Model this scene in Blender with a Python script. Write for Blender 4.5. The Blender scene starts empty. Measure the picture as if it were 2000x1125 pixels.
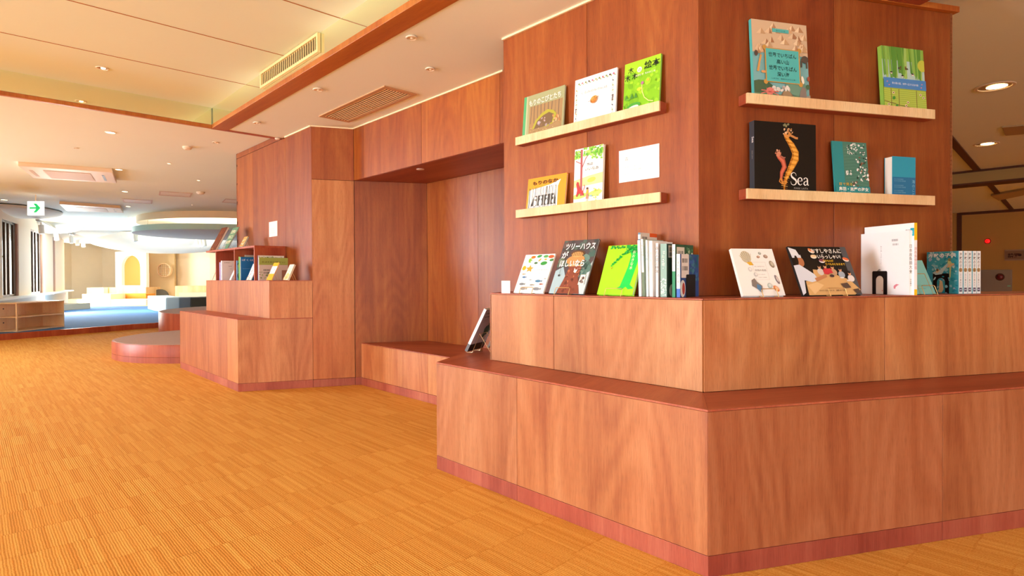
import bpy, math, random
from mathutils import Vector, Matrix
random.seed(7)
C = bpy.context.scene.collection
S = bpy.context.scene

# ---------------------------------------------------------------- camera
F_PX, CY, PITCH, ROLL, EYE = 1135.07, 549.72, 0.00835, 0.00468, 0.95
fw = Vector((0, math.cos(PITCH), -math.sin(PITCH)))
u0 = Vector((0, math.sin(PITCH), math.cos(PITCH)))
r0 = Vector((1, 0, 0))
rt = r0*math.cos(ROLL) - u0*math.sin(ROLL)
up = r0*math.sin(ROLL) + u0*math.cos(ROLL)
cam = bpy.data.cameras.new('camera'); camo = bpy.data.objects.new('camera', cam); C.objects.link(camo)
cam.sensor_width = 36; cam.sensor_fit = 'HORIZONTAL'; cam.lens = 36*F_PX/2000
cam.shift_y = -(562.5-CY)/2000; cam.clip_start = 0.02; cam.clip_end = 200
m = Matrix((rt, up, -fw)).transposed().to_4x4(); m.translation = (0, 0, EYE)
camo.matrix_world = m
S.camera = camo
EYEV = Vector((0, 0, EYE))
# ---------------------------------------------------------------- light + exposure
S.view_settings.view_transform = 'Standard'; S.view_settings.look = 'None'
S.view_settings.gamma = 1; S.view_settings.use_curve_mapping = False
S.view_settings.exposure = 0.43
S.cycles.max_bounces = 10; S.cycles.diffuse_bounces = 7; S.cycles.glossy_bounces = 4
S.cycles.use_denoising = True
S.cycles.sample_clamp_indirect = 6
wd = bpy.data.worlds.new('world'); S.world = wd; wd.use_nodes = True
wb = wd.node_tree.nodes['Background']; wb.inputs[0].default_value = (1, 0.98, 0.9, 1); wb.inputs[1].default_value = 3.0

def area(name, loc, direction, sx, sy, power, col=(1, .97, .93), spread=3.14):
    l = bpy.data.lights.new(name, 'AREA'); l.shape = 'RECTANGLE'; l.size = sx; l.size_y = sy
    l.energy = power; l.color = col; l.spread = spread
    o = bpy.data.objects.new(name, l); C.objects.link(o); o.location = loc
    o.rotation_euler = Vector(direction).to_track_quat('-Z', 'Z').to_euler()
    return o
# area lamps for daylight from unseen left-wall windows and the far window wall
LC = (.88, 1.0, 1.12)
area('daylight_left', (-9.3, 5.2, 1.25), (.99, -.1, -.2), 9.0, 1.6, 680, LC, 2.4)
area('daylight_near_left', (-8.3, -2.6, 1.25), (.97, .25, -.2), 5.5, 1.6, 700, LC, 2.4)
area('back_fill', (1.5, -5.2, 1.1), (-.05, 1, -.12), 7, 1.2, 95, LC, 2.3)  # added fill behind the camera for the right-hand faces; no window there
area('daylight_far', (-11.3, 14.7, 1.15), (0.85, -0.1, 0.0), 6, 1.0, 400, (1, .96, .88))
area('daylight_far_end', (-13.9, 18.0, 1.2), (0.9, 0.1, 0.05), 3, 1.0, 220, (1, .96, .88))

# ---------------------------------------------------------------- frames of the plan
ta, tb = 0.75508, 1.30566
A = Vector((-math.sin(ta), math.cos(ta), 0)); D = Vector((math.cos(ta), math.sin(ta), 0))
B = Vector((math.sin(tb), math.cos(tb), 0)); NA = -D; NB = Vector((B.y, -B.x, 0)); Z = Vector((0, 0, 1))
Q1 = Vector((.6123, 1.8189, 0)); Q4 = Vector((.6876, 2.0905, 0)); Q7 = Vector((.7596, 2.3578, 0))
Q11 = Vector((-1.7228, 5.0144, 0)); Q12 = Vector((-1.386, 5.1182, 0)); F1 = Vector((-2.2852, 4.8343, 0))
T0 = Vector((-2.6291, 5.0975, 0))
HB, HL, HC, HP, HF, HR = .529, .867, 2.2545, .0677, 2.31, 2.4363

def lin(c):
    if isinstance(c, str):
        c = c.lstrip('#'); c = c if len(c) == 6 else ''.join(q+q for q in c); c = tuple(int(c[i:i+2], 16)/255 for i in (0, 2, 4))
    return tuple(v/12.92 if v <= .04045 else ((v+.055)/1.055)**2.4 for v in c)

# ---------------------------------------------------------------- materials
def newmat(name):
    m = bpy.data.materials.new(name); m.use_nodes = True
    n = m.node_tree.nodes; b = n['Principled BSDF']
    return m, n, m.node_tree.links, b
def plain(name, col, rough=.6, metal=0, emit=None, estr=0, noise=0, nscale=40, bump=0):
    m, n, l, b = newmat(name); c = lin(col)
    b.inputs['Base Color'].default_value = (*c, 1); b.inputs['Roughness'].default_value = rough; b.inputs['Metallic'].default_value = metal
    if emit: b.inputs['Emission Color'].default_value = (*lin(emit), 1); b.inputs['Emission Strength'].default_value = estr
    if noise or bump:
        t = n.new('ShaderNodeTexCoord'); nz = n.new('ShaderNodeTexNoise'); nz.inputs['Scale'].default_value = nscale; nz.inputs['Detail'].default_value = 4
        l.new(t.outputs['Object'], nz.inputs['Vector'])
        if noise:
            mx = n.new('ShaderNodeMix'); mx.data_type = 'RGBA'
            mx.inputs['A'].default_value = (*[v*(1-noise) for v in c], 1); mx.inputs['B'].default_value = (*[min(1, v*(1+noise)) for v in c], 1)
            l.new(nz.outputs['Fac'], mx.inputs['Factor']); l.new(mx.outputs['Result'], b.inputs['Base Color'])
        if bump:
            bp = n.new('ShaderNodeBump'); bp.inputs['Strength'].default_value = bump; bp.inputs['Distance'].default_value = .002
            l.new(nz.outputs['Fac'], bp.inputs['Height']); l.new(bp.outputs['Normal'], b.inputs['Normal'])
    return m
def wood(name, dark, mid, light, rough=.42, fig=1.0, tinted=True):
    """veneer: UV in metres, V along the grain; face colour attribute 'Col' tints each board"""
    m, n, l, b = newmat(name)
    uv = n.new('ShaderNodeUVMap'); uv.uv_map = 'UVMap'
    def noise(sx, sy, scale, det, dist=0.0, rough_=.55):
        mp = n.new('ShaderNodeMapping'); mp.inputs['Scale'].default_value = (sx, sy, 1)
        l.new(uv.outputs[0], mp.inputs['Vector'])
        t = n.new('ShaderNodeTexNoise'); t.inputs['Scale'].default_value = scale; t.inputs['Detail'].default_value = det
        t.inputs['Distortion'].default_value = dist; t.inputs['Roughness'].default_value = rough_
        l.new(mp.outputs[0], t.inputs['Vector']); return t.outputs['Fac']
    def mth(op, a_, b_, clamp=False):
        q = n.new('ShaderNodeMath'); q.operation = op; q.use_clamp = clamp
        for i, v in enumerate((a_, b_)):
            if hasattr(v, 'is_linked') or hasattr(v, 'node'): l.new(v, q.inputs[i])
            else: q.inputs[i].default_value = v
        return q.outputs[0]
    broad = noise(5, 0.45, 1, 3, .25)
    mid_ = noise(42, .8, 1, 4, .1)
    fine = noise(330, 9, 1, 3, 0, .6)
    pores = noise(520, 22, 1, 2)
    # flame figure: iso-lines of a stretched smooth field
    fieldv = noise(3.0, .55, 1, 1, .1)
    ring = mth('MULTIPLY', fieldv, 95.0); ring = mth('SINE', ring, 0.0)
    ring = mth('MULTIPLY', ring, .045*fig)
    v = mth('MULTIPLY', broad, .8); v = mth('ADD', v, mth('MULTIPLY', mid_, .32)); v = mth('ADD', v, mth('MULTIPLY', fine, .3))
    v = mth('ADD', v, ring); v = mth('SUBTRACT', v, .21)
    cr = n.new('ShaderNodeValToRGB'); e = cr.color_ramp.elements
    e[0].position = .28; e[0].color = (*lin(dark), 1); e[1].position = .74; e[1].color = (*lin(light), 1)
    k = cr.color_ramp.elements.new(.5); k.color = (*lin(mid), 1)
    l.new(v, cr.inputs[0])
    pr = n.new('ShaderNodeMapRange'); pr.inputs[1].default_value = .32; pr.inputs[2].default_value = .5; pr.inputs[3].default_value = .82; pr.inputs[4].default_value = 1.0
    l.new(pores, pr.inputs[0])
    m1 = n.new('ShaderNodeMix'); m1.data_type = 'RGBA'; m1.blend_type = 'MULTIPLY'; m1.inputs['Factor'].default_value = 1
    l.new(cr.outputs[0], m1.inputs['A']); l.new(pr.outputs[0], m1.inputs['B'])
    hz = noise(3.2, .7, 1, 2, .3); hr = n.new('ShaderNodeMapRange'); hr.inputs[1].default_value = .46; hr.inputs[2].default_value = .7; hr.inputs[3].default_value = 0; hr.inputs[4].default_value = .5
    l.new(hz, hr.inputs[0]); m0 = n.new('ShaderNodeMix'); m0.data_type = 'RGBA'; m0.blend_type = 'MULTIPLY'; l.new(hr.outputs[0], m0.inputs['Factor'])
    l.new(m1.outputs['Result'], m0.inputs['A']); m0.inputs['B'].default_value = (.92, .66, .62, 1); m1 = m0
    at = n.new('ShaderNodeAttribute'); at.attribute_name = 'Col'
    m2 = n.new('ShaderNodeMix'); m2.data_type = 'RGBA'; m2.blend_type = 'MULTIPLY'; m2.inputs['Factor'].default_value = 1
    l.new(m1.outputs['Result'], m2.inputs['A']); l.new(at.outputs['Color'], m2.inputs['B'])
    l.new(m2.outputs['Result'], b.inputs['Base Color'])
    b.inputs['Roughness'].default_value = rough; b.inputs['Specular IOR Level'].default_value = .35
    bp = n.new('ShaderNodeBump'); bp.inputs['Strength'].default_value = .12; bp.inputs['Distance'].default_value = .001
    l.new(fine, bp.inputs['Height']); l.new(bp.outputs['Normal'], b.inputs['Normal'])
    return m
WOOD = wood('lauan_veneer', '#9a5834', '#b67648', '#ca9060', fig=1.0)
WALLW = wood('lauan_veneer_warm_bounce', '#87411c', '#a25826', '#b87236', fig=.8)  # same lauan, darker and oranger: warm floor bounce on the walls put into colour
WOODD = wood('reddish_veneer', '#944630', '#ae5e42', '#c27854', fig=.3)
MAPLE = wood('pale_maple', '#dcb883', '#eccf9c', '#f5dfb4', fig=.3)
PLY = wood('pale_plywood', '#ecc898', '#f4dab0', '#fae8c8', fig=.4)
TRIM = wood('orange_trim_wood', '#a05420', '#ba702f', '#ca8640', fig=.2)
DARK = plain('dark_gap', '#2a130b', .9)
PLASTER = plain('cream_plaster', '#faf0da', .9, noise=.02, nscale=3)
CEIL = plain('ceiling_paint', '#f2faf0', .92, noise=.015, nscale=2, bump=.05)
CEILR = plain('recess_ceiling_paint', '#eefae6', .92, noise=.015, nscale=2)
CREAMW = plain('cream_wallpaper', '#efdfc2', .85, noise=.03, nscale=5)
WHITE = plain('white_paint', '#f5f2ea', .6)
BLACK = plain('black_steel', '#0d0c0c', .4)
GOLD = plain('brass_wire', '#e0b878', .3, .55)
LGOLD = plain('pale_brass_wire', '#e8cfa4', .3, .7)
TEALP = plain('teal_rim', '#bff0f2', .6)
GREYP = plain('grey_underside', '#b9b4ac', .8)
PRINT_MATS = {}
def attrmat(name, rough, spec=.5):
    m, n, l, b = newmat(name); at = n.new('ShaderNodeAttribute'); at.attribute_name = 'Col'
    l.new(at.outputs['Color'], b.inputs['Base Color']); b.inputs['Roughness'].default_value = rough
    b.inputs['Specular IOR Level'].default_value = spec
    return m
PRINT = attrmat('printed_cover', .42, .35)
MATTE = attrmat('painted_matte', .8, .2)
def pages():
    m, n, l, b = newmat('book_pages'); t = n.new('ShaderNodeTexCoord'); w = n.new('ShaderNodeTexNoise'); w.inputs['Scale'].default_value = 1
    mp = n.new('ShaderNodeMapping'); mp.inputs['Scale'].default_value = (1, 2500, 1)
    l.new(t.outputs['Object'], mp.inputs[0]); l.new(mp.outputs[0], w.inputs['Vector'])
    cr = n.new('ShaderNodeValToRGB'); cr.color_ramp.elements[0].color = (*lin('#d8cfbc'), 1); cr.color_ramp.elements[1].color = (*lin('#fbf7ee'), 1)
    l.new(w.outputs['Fac'], cr.inputs[0]); l.new(cr.outputs[0], b.inputs['Base Color']); b.inputs['Roughness'].default_value = .8
    return m
PAGES = pages()
def carpet():
    m, n, l, b = newmat('orange_ribbed_carpet')
    tc = n.new('ShaderNodeTexCoord'); mp = n.new('ShaderNodeMapping'); mp.vector_type = 'TEXTURE'
    mp.inputs['Rotation'].default_value = (0, 0, math.pi/2-ta)      # local x = D, y = A
    mp.inputs['Rotation'].default_value = (0, 0, math.atan2(D.y, D.x))
    l.new(tc.outputs['Object'], mp.inputs[0])
    sx = n.new('ShaderNodeSeparateXYZ'); l.new(mp.outputs[0], sx.inputs[0])
    def mth(op, *v):
        q = n.new('ShaderNodeMath'); q.operation = op
        for i, x in enumerate(v):
            if hasattr(x, 'node'): l.new(x, q.inputs[i])
            else: q.inputs[i].default_value = x
        return q.outputs[0]
    x, y = sx.outputs[0], sx.outputs[1]
    wob = n.new('ShaderNodeTexNoise'); wob.inputs['Scale'].default_value = 14; l.new(mp.outputs[0], wob.inputs['Vector'])
    x = mth('ADD', x, mth('MULTIPLY', mth('SUBTRACT', wob.outputs['Fac'], .5), .006))
    y = mth('ADD', y, mth('MULTIPLY', mth('SUBTRACT', wob.outputs['Fac'], .5), .02))
    pc = n.new('ShaderNodeTexWhiteNoise'); pc.noise_dimensions = '1D'; l.new(mth('FLOOR', mth('DIVIDE', x, .5)), pc.inputs['W'])
    y = mth('ADD', y, mth('MULTIPLY', pc.outputs['Value'], .25))
    row = mth('FLOOR', mth('DIVIDE', y, .25))
    rr = n.new('ShaderNodeTexWhiteNoise'); rr.noise_dimensions = '1D'; l.new(row, rr.inputs['W'])
    xs = mth('ADD', x, mth('MULTIPLY', rr.outputs['Value'], 3.0))
    def cells(wd_, seed):
        c = mth('FLOOR', mth('DIVIDE', xs, wd_))
        cv = n.new('ShaderNodeCombineXYZ'); l.new(c, cv.inputs[0]); l.new(row, cv.inputs[1]); cv.inputs[2].default_value = seed
        w = n.new('ShaderNodeTexWhiteNoise'); w.noise_dimensions = '3D'; l.new(cv.outputs[0], w.inputs['Vector']); return w.outputs['Value']
    g1 = cells(.05, 1); g2 = cells(.017, 5); g3 = cells(.0085, 9)
    rib = mth('SINE', mth('MULTIPLY', xs, 2*math.pi/.0085))
    fy = mth('FRACT', mth('DIVIDE', y, .25))
    seam = mth('LESS_THAN', fy, .028)
    nz = n.new('ShaderNodeTexNoise'); nz.inputs['Scale'].default_value = 190; nz.inputs['Detail'].default_value = 2; l.new(mp.outputs[0], nz.inputs['Vector'])
    h = mth('ADD', mth('MULTIPLY', rib, .3), mth('MULTIPLY', nz.outputs['Fac'], 1.6))
    h = mth('SUBTRACT', h, mth('MULTIPLY', seam, 1.0)); h = mth('ADD', h, mth('MULTIPLY', g2, .7))
    t = mth('ADD', mth('MULTIPLY', g1, .05), mth('MULTIPLY', g2, .13)); t = mth('ADD', t, mth('MULTIPLY', rib, .04)); t = mth('ADD', t, mth('MULTIPLY', g3, .2)); t = mth('ADD', t, .08)
    t = mth('ADD', t, mth('MULTIPLY', nz.outputs['Fac'], .66)); t = mth('SUBTRACT', t, mth('MULTIPLY', seam, .10))
    cr = n.new('ShaderNodeValToRGB'); e = cr.color_ramp.elements
    e[0].position = .15; e[0].color = (*lin('#bd7c30'), 1); e[1].position = .85; e[1].color = (*lin('#eeb860'), 1)
    k = e.new(.5); k.color = (*lin('#da9844'), 1)
    l.new(t, cr.inputs[0]); l.new(cr.outputs[0], b.inputs['Base Color'])
    b.inputs['Roughness'].default_value = .95; b.inputs['Specular IOR Level'].default_value = .1
    bp = n.new('ShaderNodeBump'); bp.inputs['Strength'].default_value = .5; bp.inputs['Distance'].default_value = .002
    l.new(h, bp.inputs['Height']); l.new(bp.outputs['Normal'], b.inputs['Normal'])
    return m
CARPET = carpet()
BLUEC = plain('blue_carpet', '#447ebc', .95, noise=.12, nscale=25, bump=.2)
PINKC = plain('pinkish_grey_carpet', '#b09080', .95, noise=.3, nscale=160, bump=.4)

# ---------------------------------------------------------------- mesh builder
class MB:
    def __init__(s): s.v = []; s.f = []; s.uv = []; s.c = []; s.m = []
    def face(s, pts, uvs=None, col=(1, 1, 1), mat=0):
        i = len(s.v); s.v += [tuple(p) for p in pts]; s.f.append(tuple(range(i, i+len(pts))))
        s.uv.append(uvs or [(p[0], p[1]) for p in pts]); s.c.append(col); s.m.append(mat)
    def slab(s, poly, z0, z1, col=(1, 1, 1), mat=0, g=None, off=None, top=True, bot=True, topcol=None):
        """upright prism over a plan polygon (CCW seen from above). sides: u along the wall, v up; g = grain direction of top"""
        off = off if off is not None else (random.uniform(0, 40), random.uniform(0, 40))
        n = len(poly); P = [Vector((p[0], p[1], 0)) for p in poly]
        ar = sum(P[i].x*P[(i+1) % n].y-P[(i+1) % n].x*P[i].y for i in range(n))
        if ar < 0: P = P[::-1]
        u = off[0]
        for i in range(n):
            p, q = P[i], P[(i+1) % n]; L = (q-p).length
            s.face([p+Z*z0, q+Z*z0, q+Z*z1, p+Z*z1], [(u, z0+off[1]), (u+L, z0+off[1]), (u+L, z1+off[1]), (u, z1+off[1])], col, mat); u += L
        g = (g or Vector((0, 1, 0))); gx = Vector((g.y, -g.x, 0))
        uvt = [(p.dot(gx)+off[0], p.dot(g)+off[1]) for p in P]
        if top: s.face([p+Z*z1 for p in P], uvt, topcol or col, mat)
        if bot: s.face([p+Z*z0 for p in P][::-1], uvt[::-1], topcol or col, mat)
    def box(s, o, x, y, z, col=(1, 1, 1), mat=0, off=None):
        """box with corner o and edge vectors x, y, z; grain follows z"""
        o, x, y, z = map(Vector, (o, x, y, z)); off = off or (random.uniform(0, 40), random.uniform(0, 40))
        if x.cross(y).dot(z) < 0: x, y = y, x
        c = [o, o+x, o+x+y, o+y, o+z, o+x+z, o+x+y+z, o+y+z]
        X, Y, Zl = x.length, y.length, z.length
        def q(a_, b_, c_, d_, U, V):
            s.face([c[a_], c[b_], c[c_], c[d_]], [off, (off[0]+U, off[1]), (off[0]+U, off[1]+V), (off[0], off[1]+V)], col, mat)
        q(0, 1, 5, 4, X, Zl); q(1, 2, 6, 5, Y, Zl); q(2, 3, 7, 6, X, Zl); q(3, 0, 4, 7, Y, Zl); q(4, 5, 6, 7, X, Y); q(3, 2, 1, 0, X, Y)
    def tube(s, pts, r, n=8, col=(1, 1, 1), mat=0):
        pts = [Vector(p) for p in pts]; rings = []
        for i, p in enumerate(pts):
            d = (pts[min(i+1, len(pts)-1)]-pts[max(i-1, 0)]).normalized()
            a_ = d.cross(Vector((0.13, .37, .9))); a_.normalize(); b_ = d.cross(a_)
            rings.append([p+a_*r*math.cos(2*math.pi*k/n)+b_*r*math.sin(2*math.pi*k/n) for k in range(n)])
        for i in range(len(pts)-1):
            for k in range(n):
                s.face([rings[i][k], rings[i][(k+1) % n], rings[i+1][(k+1) % n], rings[i+1][k]], None, col, mat)
        s.face(rings[0][::-1], None, col, mat); s.face(rings[-1], None, col, mat)
    def lathe(s, c, prof, n=48, col=(1, 1, 1), mat=0, a0=0, a1=2*math.pi, cols=None):
        """surface of revolution about vertical axis through c; prof = [(r, z)...]"""
        full = abs(a1-a0-2*math.pi) < 1e-6
        for j in range(len(prof)-1):
            (r1, z1), (r2, z2) = prof[j], prof[j+1]
            for k in range(n):
                t1 = a0+(a1-a0)*k/n; t2 = a0+(a1-a0)*(k+1)/n
                p = lambda r, t, z: Vector((c[0]+r*math.cos(t), c[1]+r*math.sin(t), c[2]+z))
                q = [p(r1, t1, z1), p(r1, t2, z1), p(r2, t2, z2), p(r2, t1, z2)]
                rr = max(r1, r2)
                uv = [(rr*t1, z1), (rr*t2, z1), (rr*t2, z2+abs(r2-r1)), (rr*t1, z2+abs(r2-r1))]
                cc = cols[j] if cols else col
                if r1 < 1e-6: q = q[1:]; uv = uv[1:]
                elif r2 < 1e-6: q = q[:3]; uv = uv[:3]
                s.face(q, uv, cc, mat if not isinstance(mat, (list, tuple)) else mat[j])
    def build(s, name, mats, parent=None, bevel=0, smooth=False, merge=True, inv=None):
        me = bpy.data.meshes.new(name)
        V = s.v if inv is None else [tuple(inv @ Vector(p)) for p in s.v]
        me.from_pydata(V, [], s.f)
        uvl = me.uv_layers.new(name='UVMap'); k = 0
        flat = [c for f in s.uv for uv in f for c in uv[:2]]
        uvl.data.foreach_set('uv', flat)
        ca = me.color_attributes.new('Col', 'FLOAT_COLOR', 'CORNER')
        fc = []
        for f, c in zip(s.f, s.c): fc += [c[0], c[1], c[2], 1]*len(f)
        ca.data.foreach_set('color', fc)
        for mt in (mats if isinstance(mats, (list, tuple)) else [mats]): me.materials.append(mt)
        me.polygons.foreach_set('material_index', s.m)
        if smooth: me.polygons.foreach_set('use_smooth', [True]*len(s.f))
        me.update()
        if merge:
            import bmesh
            bm = bmesh.new(); bm.from_mesh(me); bmesh.ops.remove_doubles(bm, verts=bm.verts, dist=1e-5)
            bmesh.ops.recalc_face_normals(bm, faces=bm.faces) if merge == 2 else None
            bm.to_mesh(me); bm.free()
        o = bpy.data.objects.new(name, me); C.objects.link(o)
        if parent: o.parent = parent
        if bevel:
            b = o.modifiers.new('bevel', 'BEVEL'); b.width = bevel; b.segments = 2; b.limit_method = 'ANGLE'; b.angle_limit = .6
        if smooth:
            try: me.set_sharp_from_angle(angle=.7)
            except Exception: pass
        return o
def root(name, loc=(0, 0, 0)):
    o = bpy.data.objects.new(name, None); o.location = loc; o.empty_display_size = .05; C.objects.link(o); return o
def tag(o, label, cat, group=None):
    o['label'] = label; o['category'] = cat
    if group: o['group'] = group
    return o
def struct(o): o['kind'] = 'structure'; return o
def setp(o, parent):       # parent a world-space mesh to an empty
    o.parent = parent; o.matrix_parent_inverse = Matrix.Translation(-Vector(parent.location)); return o
def tint(lo=.88, hi=1.1):
    k = random.uniform(lo, hi); return (k*random.uniform(.97, 1.03), k, k*random.uniform(.94, 1.06))

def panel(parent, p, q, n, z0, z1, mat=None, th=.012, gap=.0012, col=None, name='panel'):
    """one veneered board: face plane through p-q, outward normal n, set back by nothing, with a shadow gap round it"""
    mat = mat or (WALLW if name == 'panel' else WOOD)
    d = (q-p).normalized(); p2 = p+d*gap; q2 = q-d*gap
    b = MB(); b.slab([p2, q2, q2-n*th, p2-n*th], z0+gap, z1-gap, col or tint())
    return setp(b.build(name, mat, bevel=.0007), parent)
def ray(x, y): return fw + rt*((x-1000)/F_PX) - up*((y-CY)/F_PX)
def onz(x, y, z):
    r = ray(x, y); return EYEV + r*((z-EYE)/r.z)
def aty(x, y, Y):
    r = ray(x, y); return EYEV + r*(Y/r.y)

# ================================================================ SETTING: floor and ceilings
b = MB(); b.slab([(-22, -7), (16, -7), (16, 26), (-22, 26)], -.1, 0); struct(b.build('floor', CARPET))
def T(a_, d_): return T0 + A*a_ + D*d_
b = MB(); b.slab([T(-16, .02), T(0, .02), T(0, 26), T(-16, 26)], HC+.004, HC+.15)
struct(b.build('ceiling', CEIL))
b = MB(); b.slab([T(0.0, -26), T(22, -26), T(22, 22), T(0.0, 22)], HF, HF+.15)
b.slab([T(0.0, -26), T(.03, -26), T(.03, 26), T(0, 26)], HC+.02, HF, bot=True)
struct(b.build('ceiling', CEIL))
b = MB(); b.slab([T(-16, -26), T(0, -26), T(0, .02), T(-16, .02)], HR, HR+.15)
for k, a_ in enumerate((-.852, -1.63, -2.408, -3.186, -3.964)):
    b.slab([T(a_-.004, -14), T(a_+.004, -14), T(a_+.004, .004), T(a_-.004, .004)], HR-.0015, HR+.01, mat=1)
rc = b.build('ceiling', [CEILR, plain('seam_brown', '#b0703a', .8)]); struct(rc)
# rail round the raised part
gl, gn, gk, gb = newmat('greenish_mirror_glass')
gb.inputs['Base Color'].default_value = (*lin('#eef0cf'), 1); gb.inputs['Metallic'].default_value = .88; gb.inputs['Roughness'].default_value = .03
scr = tag(root('glass_screen', T(-1, 0)+Z*2.3), 'reflective greenish glass strip rising above the wooden ceiling rail', 'glass screen')
cuts = [-14, -4.2, -3.1, -2.148, -1.207, 0]
for i in range(5):
    g = MB(); g.slab([T(cuts[i]+.001, .006), T(cuts[i+1]-.001, .006), T(cuts[i+1]-.001, .018), T(cuts[i]+.001, .018)], HC+.034, HR)
    setp(g.build('pane', gl), scr)
cuts = [-14, -9.5, -7, -4.6, 0]
for i in range(4):
    g = MB(); g.slab([T(-.018, cuts[i]+.001), T(-.018, cuts[i+1]-.001), T(-.006, cuts[i+1]-.001), T(-.006, cuts[i]+.001)], HC+.034, HR)
    setp(g.build('pane', gl), scr)
r = root('ceiling_rail', T(0, 0)+Z*HC); tag(r, 'orange wooden rail framing the raised ceiling recess', 'ceiling rail')
g = MB(); g.slab([T(-16, 0), T(0, 0), T(-.055, .13), T(-16, .13)], HC, HC+.036, g=A); setp(g.build('long_rail', TRIM, bevel=.002), r)
g = MB(); g.slab([T(-.03, -16), T(0.0, -16), T(0.0, -.001), T(-.03, -.001)], HC, HC+.03, g=D); setp(g.build('cross_rail', TRIM, bevel=.002), r)
g = MB(); g.slab([T(0, .001), T(0, 3.0), T(-.05, 3.0), T(-.053, .13)], HC-.001, HC+.03, g=D); setp(g.build('end_rail', WOODD, bevel=.001), r)

# outer shell of the hall
def wallseg(name, p, q, z0, z1, th, mat):
    p, q = Vector((*p[:2], 0)), Vector((*q[:2], 0)); d = (q-p).normalized(); n = Vector((d.y, -d.x, 0))
    b = MB(); b.slab([p, q, q+n*th, p+n*th], z0, z1); return struct(b.build(name, mat))
DIMW = plain('ochre_wall', '#c9a25c', .9, noise=.03, nscale=6)
wallseg('wall_back', (16, -5.6), (-8.6, -5.6), 0, 2.6, -.2, CREAMW)
wallseg('wall_left', (-8.5, -5.6), (-9.2, 1.2), 0, 2.6, -.2, CREAMW)
wallseg('wall_left', (-9.2, 1.2), (-9.9, 10.05), 0, 2.6, -.2, CREAMW)
wallseg('wall_right', (13.5, 5.2), (13.5, -6.5), 0, 2.6, -.2, DIMW)

# ================================================================ timber block
def core(name, p, q, n, z0=0, z1=HC+.02, th=.1):
    b = MB(); b.slab([p-n*.004, q-n*.004, q-n*th, p-n*th], z0, z1, col=(1, 1, 1)); return struct(b.build(name, DARK))
DZ = HC-.004
# wall A (left face) and wall B (right face) of the near block
wA = core('wall_center_left', Q7-A*0+A*.002, Q7+A*1.168, NA)
for s0, s1 in ((0, .58), (.58, 1.17)):
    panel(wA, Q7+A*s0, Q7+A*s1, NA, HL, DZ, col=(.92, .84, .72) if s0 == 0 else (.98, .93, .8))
wB = core('wall_center_right', Q7+B*.002, Q7+B*1.336, NB, z1=2.158)
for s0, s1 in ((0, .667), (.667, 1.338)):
    panel(wB, Q7+B*s0, Q7+B*s1, NB, HL, 2.16, col=(.78, .66, .66) if s0 == 0 else (.74, .66, .64))  # darker tints hold the shade of the right face in colour
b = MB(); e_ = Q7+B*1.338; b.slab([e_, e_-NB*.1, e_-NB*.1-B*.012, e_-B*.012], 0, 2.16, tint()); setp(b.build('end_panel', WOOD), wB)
# niche return, then an unseen partition added to keep window light from the hall
P8 = Q7+A*1.17
BE = Q7+B*1.338
core('wall_return', P8+D*.014, P8+D*.9, A, th=.05)
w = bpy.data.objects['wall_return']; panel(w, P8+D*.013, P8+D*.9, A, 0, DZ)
b = MB(); b.slab([BE-NB*.12-B*.02, BE-NB*.12, Vector((4.6, 8.5, 0)), Vector((4.6, 17, 0)), Vector((4.5, 17, 0)), Vector((4.5, 8.5, 0))], 0, HC+.03)
struct(b.build('wall_light_block', DIMW))
# niche: lintel, left cheek, back
NP = Q12
wL = MB(); wL.slab([NP-NA*.004-A*.0, NP-NA*.004-A*1.956, NP-NA*.62-A*1.956, NP-NA*.62], 1.81, HC+.02); wL = struct(wL.build('wall_lintel', DARK))
cl = [0, .178, 1.042, 1.916, 1.956]; tl = [(.95, .86, .62), (1, .92, .64), (1.14, 1.12, .66), (1, .95, .7)]  # low-blue tints put warm bounced light into the lintel boards
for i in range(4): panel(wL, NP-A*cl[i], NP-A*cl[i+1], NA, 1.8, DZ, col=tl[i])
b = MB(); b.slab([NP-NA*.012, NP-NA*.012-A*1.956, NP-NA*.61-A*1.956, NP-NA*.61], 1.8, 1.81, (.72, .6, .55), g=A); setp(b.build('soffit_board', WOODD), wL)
NBK = Q12+B*.64                           # rear left corner of the niche
core('wall_niche_left', Q12+B*.004, NBK+B*.12, NB, z1=1.809, th=.08)
w = bpy.data.objects['wall_niche_left']; panel(w, Q12+B*.002, NBK, NB, HP, 1.8, col=(.95, .93, .92))
b = MB(); b.slab([Q12+B*.002, Q12+B*.08, Q12+B*.08-NB*.012, Q12+B*.002-NB*.012], 0, HP, (.9, .8, .85)); setp(b.build('plinth', WOODD), w)
core('wall_niche_back', NBK+A*.15, NBK-A*2.0, NA, z1=1.809, th=.08)
w = bpy.data.objects['wall_niche_back']
panel(w, NBK, NBK-A*.717, NA, .36, 1.8, col=(.95, .9, .88)); panel(w, NBK-A*.717, NBK-A*2.0, NA, .36, 1.8, col=(.82, .78, .8))
# pier between niche and far block
dP = (Q12-Q11).normalized(); nP = Vector((dP.y, -dP.x, 0))
w = core('wall_pier', Q11+dP*.004, Q12+dP*.03-nP*.0, nP)
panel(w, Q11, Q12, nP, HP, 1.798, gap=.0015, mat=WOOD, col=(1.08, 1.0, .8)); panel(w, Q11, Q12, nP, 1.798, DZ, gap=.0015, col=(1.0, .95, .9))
panel(w, Q11, Q12, nP, 0, HP, mat=WOODD, col=(.9, .85, .92), name='plinth')
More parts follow.
